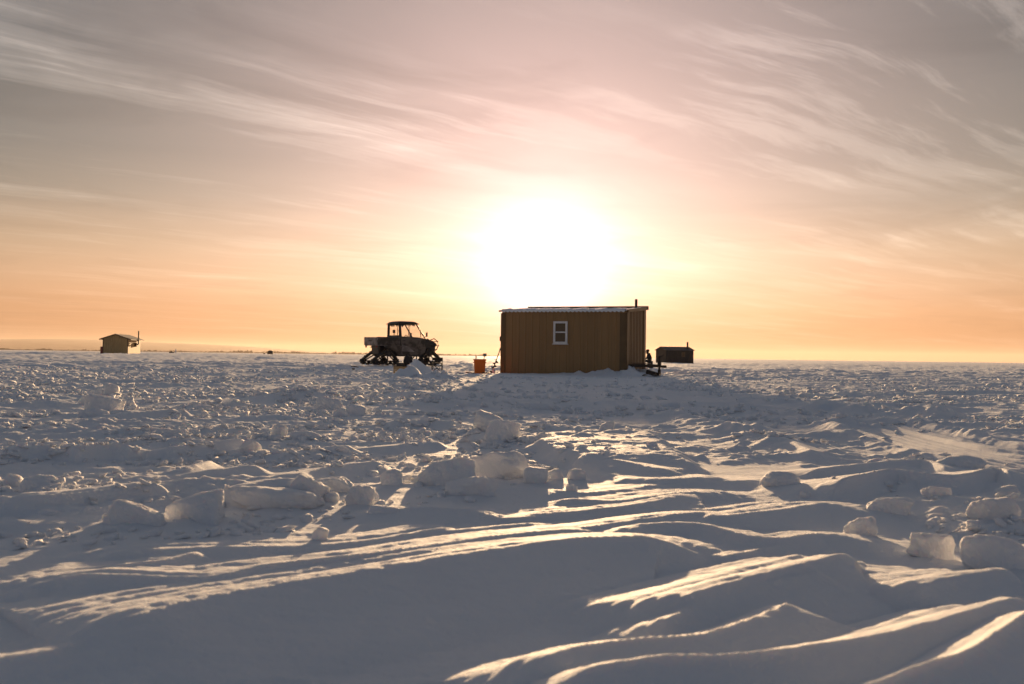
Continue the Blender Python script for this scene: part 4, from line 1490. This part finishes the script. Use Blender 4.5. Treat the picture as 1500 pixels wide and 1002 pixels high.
# ------------------------------------------------------------------ seated person beyond the hut
def person():
    Y = 49.0
    gp = at(950, 543, Y)
    gz = hz(gp.x, gp.y)
    k = (at(950, 512.5, Y).z - gz) / 1.22
    root = thing('person', (gp.x, gp.y, gz), 0,
                 'person in dark clothing sitting hunched forward, half hidden behind the right end of the hut', 'person')
    root.scale = (k, k, k)
    # joints (x left negative = facing), metres, seated height 1.22
    J = {}
    V, E, Rr = [], [], []
    def add(p, r, par=None):
        V.append(p); Rr.append(r)
        if par is not None:
            E.append((par, len(V) - 1))
        return len(V) - 1
    pel = add((0.10, 0, .47), .17)
    sp1 = add((.08, 0, .62), .17, pel)
    sp2 = add((.03, 0, .80), .175, sp1)
    nk0 = add((-.02, 0, .93), .12, sp2)
    nk = add((-.05, 0, 1.0), .065, nk0)
    hd0 = add((-.07, 0, 1.07), .088, nk)
    hd1 = add((-.085, 0, 1.13), .098, hd0)
    hd2 = add((-.08, 0, 1.19), .07, hd1)
    for s in (-1, 1):
        sh = add((-.01, s * .19, .89), .085, nk0)
        el = add((-.10, s * .24, .66), .062, sh)
        wr = add((-.32, s * .12, .63), .042, el)
        pm = add((-.39, s * .10, .63), .036, wr)
        for q in range(4):
            f1 = add((-.44, s * (.10 + (q - 1.5) * .021), .625), .010, pm)
            f2 = add((-.475, s * (.10 + (q - 1.5) * .020), .60 - .004 * q), .009, f1)
            add((-.465, s * (.10 + (q - 1.5) * .019), .575), .008, f2)
        t1 = add((-.375, s * .062, .645), .012, pm)
        add((-.41, s * .045, .64), .010, t1)
        hp = add((.06, s * .10, .46), .12, pel)
        kn = add((-.36, s * .14, .50), .078, hp)
        an = add((-.30, s * .14, .10), .06, kn)
        ft = add((-.34, s * .14, .05), .055, an)
        add((-.48, s * .15, .035), .045, ft)
    me = bpy.data.meshes.new('body')
    me.from_pydata(V, E, [])
    o = link('body', me, root)
    md = o.modifiers.new('skin', 'SKIN')
    sv = me.skin_vertices[0].data
    for i, r_ in enumerate(Rr):
        sv[i].radius = (r_, r_)
        sv[i].use_root = (i == 0)
    ss = o.modifiers.new('sub', 'SUBSURF')
    ss.levels = ss.render_levels = 2
    md.use_smooth_shade = True
    me.materials.append(M['cloth'])
    # face, hat, nose, ears
    mb = MB().raw((ICO2[0] * np.array([.052, .066, .085]) + np.array([-.135, 0, 1.11])).tolist(), ICO2[1].tolist())
    mb.build('face', M['skin'], root, True)
    MB().raw((ICO1[0] * np.array([.02, .014, .02]) + np.array([-.19, 0, 1.105])).tolist(), ICO1[1].tolist()).build('nose', M['skin'], root, True)
    for s in (-1, 1):
        MB().raw((ICO1[0] * np.array([.008, .011, .008]) + np.array([-.178, s * .03, 1.135])).tolist(), ICO1[1].tolist()).build('eye', M['hair'], root, True)
    MB().box((-.183, 0, 1.068), (.012, .045, .010), None, .003).build('mouth', M['hair'], root)
    mb = MB().raw((ICO2[0] * np.array([.118, .108, .10]) + np.array([-.065, 0, 1.165])).tolist(), ICO2[1].tolist())
    mb.build('winter_hat', M['cloth'], root, True)
    mb = MB().tube([(-.03 + .12 * math.cos(a), .13 * math.sin(a), .985 - .03 * math.cos(a)) for a in [i * math.pi / 8 for i in range(16)]], .045, 8, True)
    mb.build('hood_collar', M['cloth'], root, True)
    # the bucket is a thing of its own
    bk = thing('bucket', (gp.x + .10 * k, gp.y, gz - .02), 0, 'dark upturned bucket the seated person sits on', 'bucket')
    MB().lathe([(.16, 0), (.15, .02), (.13, .37), (.135, .38), (.02, .385)], 18).build('pail', M['black'], bk, True)


person()


# ------------------------------------------------------------------ far huts
def plywood_hut():
    Y = 118.0
    c0 = at(187, 519.5, Y)                       # near corner
    k = Y / FPX
    gz = hz(c0.x, c0.y)
    base = min(c0.z, gz + .1)
    th = R(33)
    W, D = 3.1, 2.9                              # gable wall, side wall
    root = thing('plywood_hut', (c0.x, c0.y, base), 0, 'small plywood fishing hut with a pitched roof and elbowed stovepipe on the left', 'hut')
    # local: gable wall runs to the left and slightly away, side wall to the right and away
    gx = Vector((-math.cos(R(7)), -math.sin(R(7)), 0))
    sx = Vector((-math.sin(R(7)), math.cos(R(7)), 0))
    # lengths that give the widths in the picture
    GW, SW = 33 * k / .95, 6.0
    EH, PH = 1.86, 2.34
    def P(a, b, z): return tuple(gx * a + sx * b + Vector((0, 0, z)))
    n = 3
    for i in range(n):                           # sheets of plywood, gable end
        a0, a1 = GW * i / n + .008, GW * (i + 1) / n - .008
        def tz(a): return EH + (PH - EH) * (1 - abs(a - GW / 2) / (GW / 2))
        pts = [(a0, -.1), (a1, -.1), (a1, tz(a1))]
        if a0 < GW / 2 < a1:
            pts.append((GW / 2, PH))
        pts.append((a0, tz(a0)))
        vs_ = [P(a, 0, z) for a, z in pts] + [P(a, .03, z) for a, z in pts]
        m_ = len(pts)
        MB().raw(vs_, [tuple(range(m_)), tuple(range(2 * m_ - 1, m_ - 1, -1))] + [(q, (q + 1) % m_, m_ + (q + 1) % m_, m_ + q) for q in range(m_)]).build('plywood_sheet', M['ply'], root)
    for i in range(n):
        b0, b1 = SW * i / n + .008, SW * (i + 1) / n - .008
        vs_ = [P(0, b0, -.1), P(0, b1, -.1), P(0, b1, EH), P(0, b0, EH), P(.03, b0, -.1), P(.03, b1, -.1), P(.03, b1, EH), P(.03, b0, EH)]
        MB().raw(vs_, [(0, 1, 2, 3), (7, 6, 5, 4), (0, 4, 5, 1), (1, 5, 6, 2), (2, 6, 7, 3), (3, 7, 4, 0)]).build('plywood_sheet', M['ply'], root)
    vs_ = [P(GW, 0, -.1), P(GW, SW, -.1), P(GW, SW, EH), P(GW, 0, EH), P(GW - .03, 0, -.1), P(GW - .03, SW, -.1), P(GW - .03, SW, EH), P(GW - .03, 0, EH)]
    MB().raw(vs_, [(0, 1, 2, 3), (7, 6, 5, 4), (0, 4, 5, 1), (1, 5, 6, 2), (2, 6, 7, 3), (3, 7, 4, 0)]).build('side_wall', M['ply'], root)
    vs_ = [P(0, SW, -.1), P(GW, SW, -.1), P(GW, SW, EH), P(GW / 2, SW, PH), P(0, SW, EH), P(0, SW - .03, -.1), P(GW, SW - .03, -.1), P(GW, SW - .03, EH), P(GW / 2, SW - .03, PH), P(0, SW - .03, EH)]
    MB().raw(vs_, [(0, 1, 2, 3, 4), (9, 8, 7, 6, 5)] + [(q, (q + 1) % 5, 5 + (q + 1) % 5, 5 + q) for q in range(5)]).build('back_wall', M['ply'], root)
    for q in ((-.02, -.02), (GW - .05, -.02)):
        vs_ = [P(q[0], q[1], -.1), P(q[0] + .1, q[1], -.1), P(q[0] + .1, q[1], EH), P(q[0], q[1], EH), P(q[0], q[1] + .06, -.1), P(q[0] + .1, q[1] + .06, -.1), P(q[0] + .1, q[1] + .06, EH), P(q[0], q[1] + .06, EH)]
        MB().raw(vs_, [(0, 1, 2, 3), (7, 6, 5, 4), (0, 4, 5, 1), (1, 5, 6, 2), (2, 6, 7, 3), (3, 7, 4, 0)]).build('corner_board', M['ply_trim'], root)
    ov, sl = .38, (PH - EH) / (GW / 2)
    for s in (0, 1):
        def A(a): return a if s == 0 else GW - a
        def slab(a0, a1, b0, b1, t0, t1):
            q = [(a0, b0), (a1, b0), (a1, b1), (a0, b1)]
            z = lambda a: EH + .05 + sl * a
            vs_ = [P(A(a), b, z(a) + t0) for a, b in q] + [P(A(a), b, z(a) + t1) for a, b in q]
            return MB().raw(vs_, [(0, 1, 2, 3), (7, 6, 5, 4), (0, 4, 5, 1), (1, 5, 6, 2), (2, 6, 7, 3), (3, 7, 4, 0)])
        rf = slab(-ov, GW / 2 - .003, -.28, SW + .3, 0, .06).build('roof', M['shingle'], root)
        slab(-ov - .01, GW / 2 - .003, -.31, -.285, -.06, .05).build('barge_board', M['ply_trim'], rf)
        slab(-ov - .04, -ov - .01, -.28, SW + .3, -.04, .05).build('eave_board', M['ply_trim'], rf)
    # elbowed stovepipe on the sunny wall
    b = SW * .52
    z1 = 1.25
    pp = MB().tube([P(0, b, z1), P(-.42, b, z1), P(-.45, b, z1 + .05), P(-.46, b, 2.9)], .075, 12).build('stovepipe', M['black'], root, True)
    MB().box(Vector(P(-.10, b, z1 - .05)), (.34, .2, .5), None, .03).build('heater_box', M['steel'], pp)
    MB().box(Vector(P(-.04, b * .5, 1.42)), (.10, .9, .06), Matrix.Rotation(R(-30), 3, 'Z')).build('batten', M['ply_trim'], root)
    # red container behind its left side
    q = at(151.5, 517.8, Y + 1.2)
    q.z = base + .02
    rb = thing('red_container', q, R(-15), 'dark red plastic container standing at the left side of the plywood hut', 'container')
    h = 10.5 * k
    MB().box((0, 0, h / 2), (.55, .5, h), None, .05).build('body', M['red'], rb)
    MB().box((0, 0, h + .025), (.60, .55, .05), None, .02).build('lid', M['red'], rb)
    MB().tube([(-.12, 0, h + .05), (-.1, 0, h + .11), (.1, 0, h + .11), (.12, 0, h + .05)], .015, 6).build('handle', M['black'], rb, True)


plywood_hut()


def dark_hut():
    Y = 126.0
    k = Y / FPX
    fl, fr = at(975.5, 531.5, Y), at(1016.5, 532, Y + .6)
    base = hz(fl.x, fl.y) - .02
    root = thing('dark_hut', (fl.x, fl.y, base), 0, 'dark low-roofed fishing hut far behind the right end of the brown hut', 'hut')
    L = fr.x - fl.x
    ex = Vector((1, .6 / L, 0)).normalized()
    ey = Vector((-.36, .93, 0)).normalized()
    D = 2.6
    EH, PH = 1.62, 2.03
    def P(a, b, z): return tuple(ex * a + ey * b + Vector((0, 0, z)))
    def slab(a0, a1, b0, b1, z0, z1):
        vs_ = [P(a0, b0, z0), P(a1, b0, z0), P(a1, b1, z0), P(a0, b1, z0), P(a0, b0, z1), P(a1, b0, z1), P(a1, b1, z1), P(a0, b1, z1)]
        return MB().raw(vs_, [(0, 1, 2, 3), (7, 6, 5, 4), (0, 4, 5, 1), (1, 5, 6, 2), (2, 6, 7, 3), (3, 7, 4, 0)])
    n = 6
    for i in range(n):
        slab(L * i / n + .012, L * (i + 1) / n - .012, 0, .04, -.1, EH).build('siding_panel', M['darkhut'], root)
    slab(0, L, D - .04, D, -.1, EH).build('back_wall', M['darkhut'], root)
    for a in (0, L - .04):
        pts = [(0.042, -.1), (D - .042, -.1), (D - .042, EH), (D / 2, PH - .04), (.042, EH)]
        vs_ = [P(a, b, z) for b, z in pts] + [P(a + .04, b, z) for b, z in pts]
        MB().raw(vs_, [(0, 1, 2, 3, 4), (9, 8, 7, 6, 5)] + [(q, (q + 1) % 5, 5 + (q + 1) % 5, 5 + q) for q in range(5)]).build('end_wall', M['darkhut'], root)
    sl = (PH - EH) / (D / 2)
    for s in (0, 1):
        def B(b): return b if s == 0 else D - b
        q = [(-.1, -.1), (L + .1, -.1), (L + .1, D / 2 - .003), (-.1, D / 2 - .003)]
        vs_ = [P(a, B(b), EH + sl * b + .01) for a, b in q] + [P(a, B(b), EH + sl * b + .07) for a, b in q]
        MB().raw(vs_, [(0, 1, 2, 3), (7, 6, 5, 4), (0, 4, 5, 1), (1, 5, 6, 2), (2, 6, 7, 3), (3, 7, 4, 0)]).build('roof', M['shingle'] if s == 0 else M['darkhut'], root)
    a0 = (1000.5 - 975.5) * k - .1
    w = MB()
    for q in ((a0, a0 + .08, .8, 1.38), (a0 + .36, a0 + .44, .8, 1.38), (a0 + .08, a0 + .36, .8, .88), (a0 + .08, a0 + .36, 1.30, 1.38)):
        m_ = slab(q[0], q[1], -.03, .0, q[2], q[3])
        w.raw(m_.v, m_.f)
    win = w.build('window', M['ply_trim'], root)
    slab(a0 + .08, a0 + .36, -.008, -.002, .88, 1.30).build('pane', M['pane'], win)
    st = MB().tube([P(L - .52, .55, EH), P(L - .52, .55, 2.72)], .11, 12).build('stovepipe', M['black'], root, True)
    MB().tube([P(L - .52, .55, EH + .12), P(L - .52, .55, EH + .3)], [.13, .08], 12).build('roof_collar', M['black'], st, True)


dark_hut()

# ------------------------------------------------------------------ tiny far things
Y = 330.0
b = at(396, 519.2, Y)
b.z = hz(b.x, b.y)
t = thing('pop_up_shelter', b, R(8), 'tiny black pop-up shelter far out on the ice, left of the vehicle', 'shelter')
w, h = 8 * Y / FPX, 4.6 * Y / FPX
mb = MB()
def rg(s, z): return [(-w / 2 * s, -w / 2 * s, z), (w / 2 * s, -w / 2 * s, z), (w / 2 * s, w / 2 * s, z), (-w / 2 * s, w / 2 * s, z)]
q = [p_ for l_ in (rg(.94, -.1), rg(1.03, h * .55), rg(.95, h), rg(.25, h * 1.28)) for p_ in l_]
mb.raw(q, [(i * 4 + k, i * 4 + (k + 1) % 4, i * 4 + 4 + (k + 1) % 4, i * 4 + 4 + k) for i in range(3) for k in range(4)] + [(0, 1, 2, 3), (15, 14, 13, 12)])
mb.build('tent_fabric', M['cloth'], t)
MB().box((0, -w / 2 - .02, h * .45), (w * .3, .03, h * .8)).build('door_flap', M['black'], t)
b = at(387, 519.6, Y - 10)
b.z = hz(b.x, b.y)
t = thing('gear_tub', b, 0, 'tiny dark tub on the ice left of the black pop-up shelter', 'tub')
MB().lathe([(.25, -.05), (.32, .4), (.35, .42), (.30, .42)], 12).build('tub_body', M['rubber'], t)

Y = 260.0
b = at(257.5, 517, Y)
b.z = hz(b.x, b.y)
t = thing('white_marker_post', b, 0, 'tiny bright upright marker board far out between plywood hut and vehicle', 'marker')
MB().box((0, 0, .5), (.34, .12, 1.05), None, .03).build('board', M['white'], t)
MB().box((0, .1, .35), (.06, .06, 1.0)).build('stake', M['wood'], t)
b = at(251.5, 515.8, Y + 3)
b.z = hz(b.x, b.y)
t = thing('gear_sled', b, R(5), 'tiny dark gear sled lying left of the bright marker board', 'sled')
MB().prism([(-.6, .05), (-.5, .0), (.5, .0), (.7, .25), (.6, .3), (-.6, .35)], -.3, .3, 'y').build('sled_hull', M['rubber'], t)
MB().box((-.05, 0, .40), (.7, .42, .22), None, .06).build('load', M['steel'], t)


# ------------------------------------------------------------------ far shore
def far_shore():
    r_ = random.Random(4)
    mb_v, mb_f = [], []
    base = ico(1)
    off = 0
    p0, p1 = Vector((-2150, 2350)), Vector((-70, 4700))
    n = 2600
    for i in range(n):
        s = r_.random()
        c = p0.lerp(p1, s)
        dpt = r_.uniform(0, 160)
        x, y = c.x - dpt * .6, c.y + dpt
        hgt = (3.2 + 5.0 * max(0, fbm(np.array([s * 46]), np.array([.3]), 3, 8)[0] + .25)) * r_.uniform(.55, 1.3) * (.9 + .5 * s)
        w = hgt * r_.uniform(.22, .5)
        a = r_.uniform(0, 6)
        q = base[0].copy()
        q = q * np.array([w, w, hgt * .5]) * (1 + .35 * np.sin(base[0][:, :1] * 9 + i) * np.cos(base[0][:, 2:] * 7 + i))
        mb_v.append(q + np.array([x, y, hgt * .45]))
        mb_f.append(base[1] + off)
        off += len(q)
    # low undergrowth along the shore
    for i in range(900):
        s = r_.random()
        c = p0.lerp(p1, s)
        q = base[0] * np.array([r_.uniform(6, 14), 6, r_.uniform(1.2, 2.6)]) + np.array([c.x + r_.uniform(-20, 0), c.y + r_.uniform(0, 60), 0])
        mb_v.append(q)
        mb_f.append(base[1] + off)
        off += len(q)
    me = bpy.data.meshes.new('far_treeline')
    me.from_pydata(np.vstack(mb_v).tolist(), [], np.vstack(mb_f).tolist())
    me.materials.append(M['trees'])
    tag(link('far_treeline', me), 'thin dark line of bare trees along the far left shore', 'treeline', None, 'stuff')
    # rounded hill behind the shore
    nx, ny = 120, 24
    vs_, fs_ = [], []
    for i in range(nx + 1):
        for j in range(ny + 1):
            X = -9500 + 8200 * i / nx
            Yy = 8200 + 3800 * j / ny
            prof = np.interp(X, [-9500, -8200, -5600, -4600, -3800, -3200, -2500, -1900, -1300], [60, 92, 108, 118, 108, 88, 52, 20, -6])
            z = prof * math.sin(math.pi * min(1, j / ny * 1.0)) ** .8 + 4 * math.sin(X * .004) * math.sin(math.pi * j / ny) - 3
            vs_.append((X, Yy, z))
    for i in range(nx):
        for j in range(ny):
            a = i * (ny + 1) + j
            fs_.append((a, a + ny + 1, a + ny + 2, a + 1))
    o = MB().raw(vs_, fs_).build('hill', M['hill'], None, True)
    tag(o, 'low rounded hill fading into haze beyond the left shore', None, None, 'structure')


far_shore()

# ------------------------------------------------------------------ haze: cold air over the lake
hm = bpy.data.materials.new('haze')
hm.use_nodes = True
hn = hm.node_tree.nodes
hn.clear()
pv_ = hn.new('ShaderNodeVolumePrincipled')
pv_.inputs['Color'].default_value = (.95, .80, .68, 1)
pv_.inputs['Density'].default_value = 5e-5
pv_.inputs['Anisotropy'].default_value = .35
ho = hn.new('ShaderNodeOutputMaterial')
hm.node_tree.links.new(pv_.outputs[0], ho.inputs['Volume'])
o = MB().box((0, 0, 66), (33000, 33000, 136)).build('haze', hm)
tag(o, 'thin pale haze hanging over the frozen lake', 'haze', None, 'stuff')
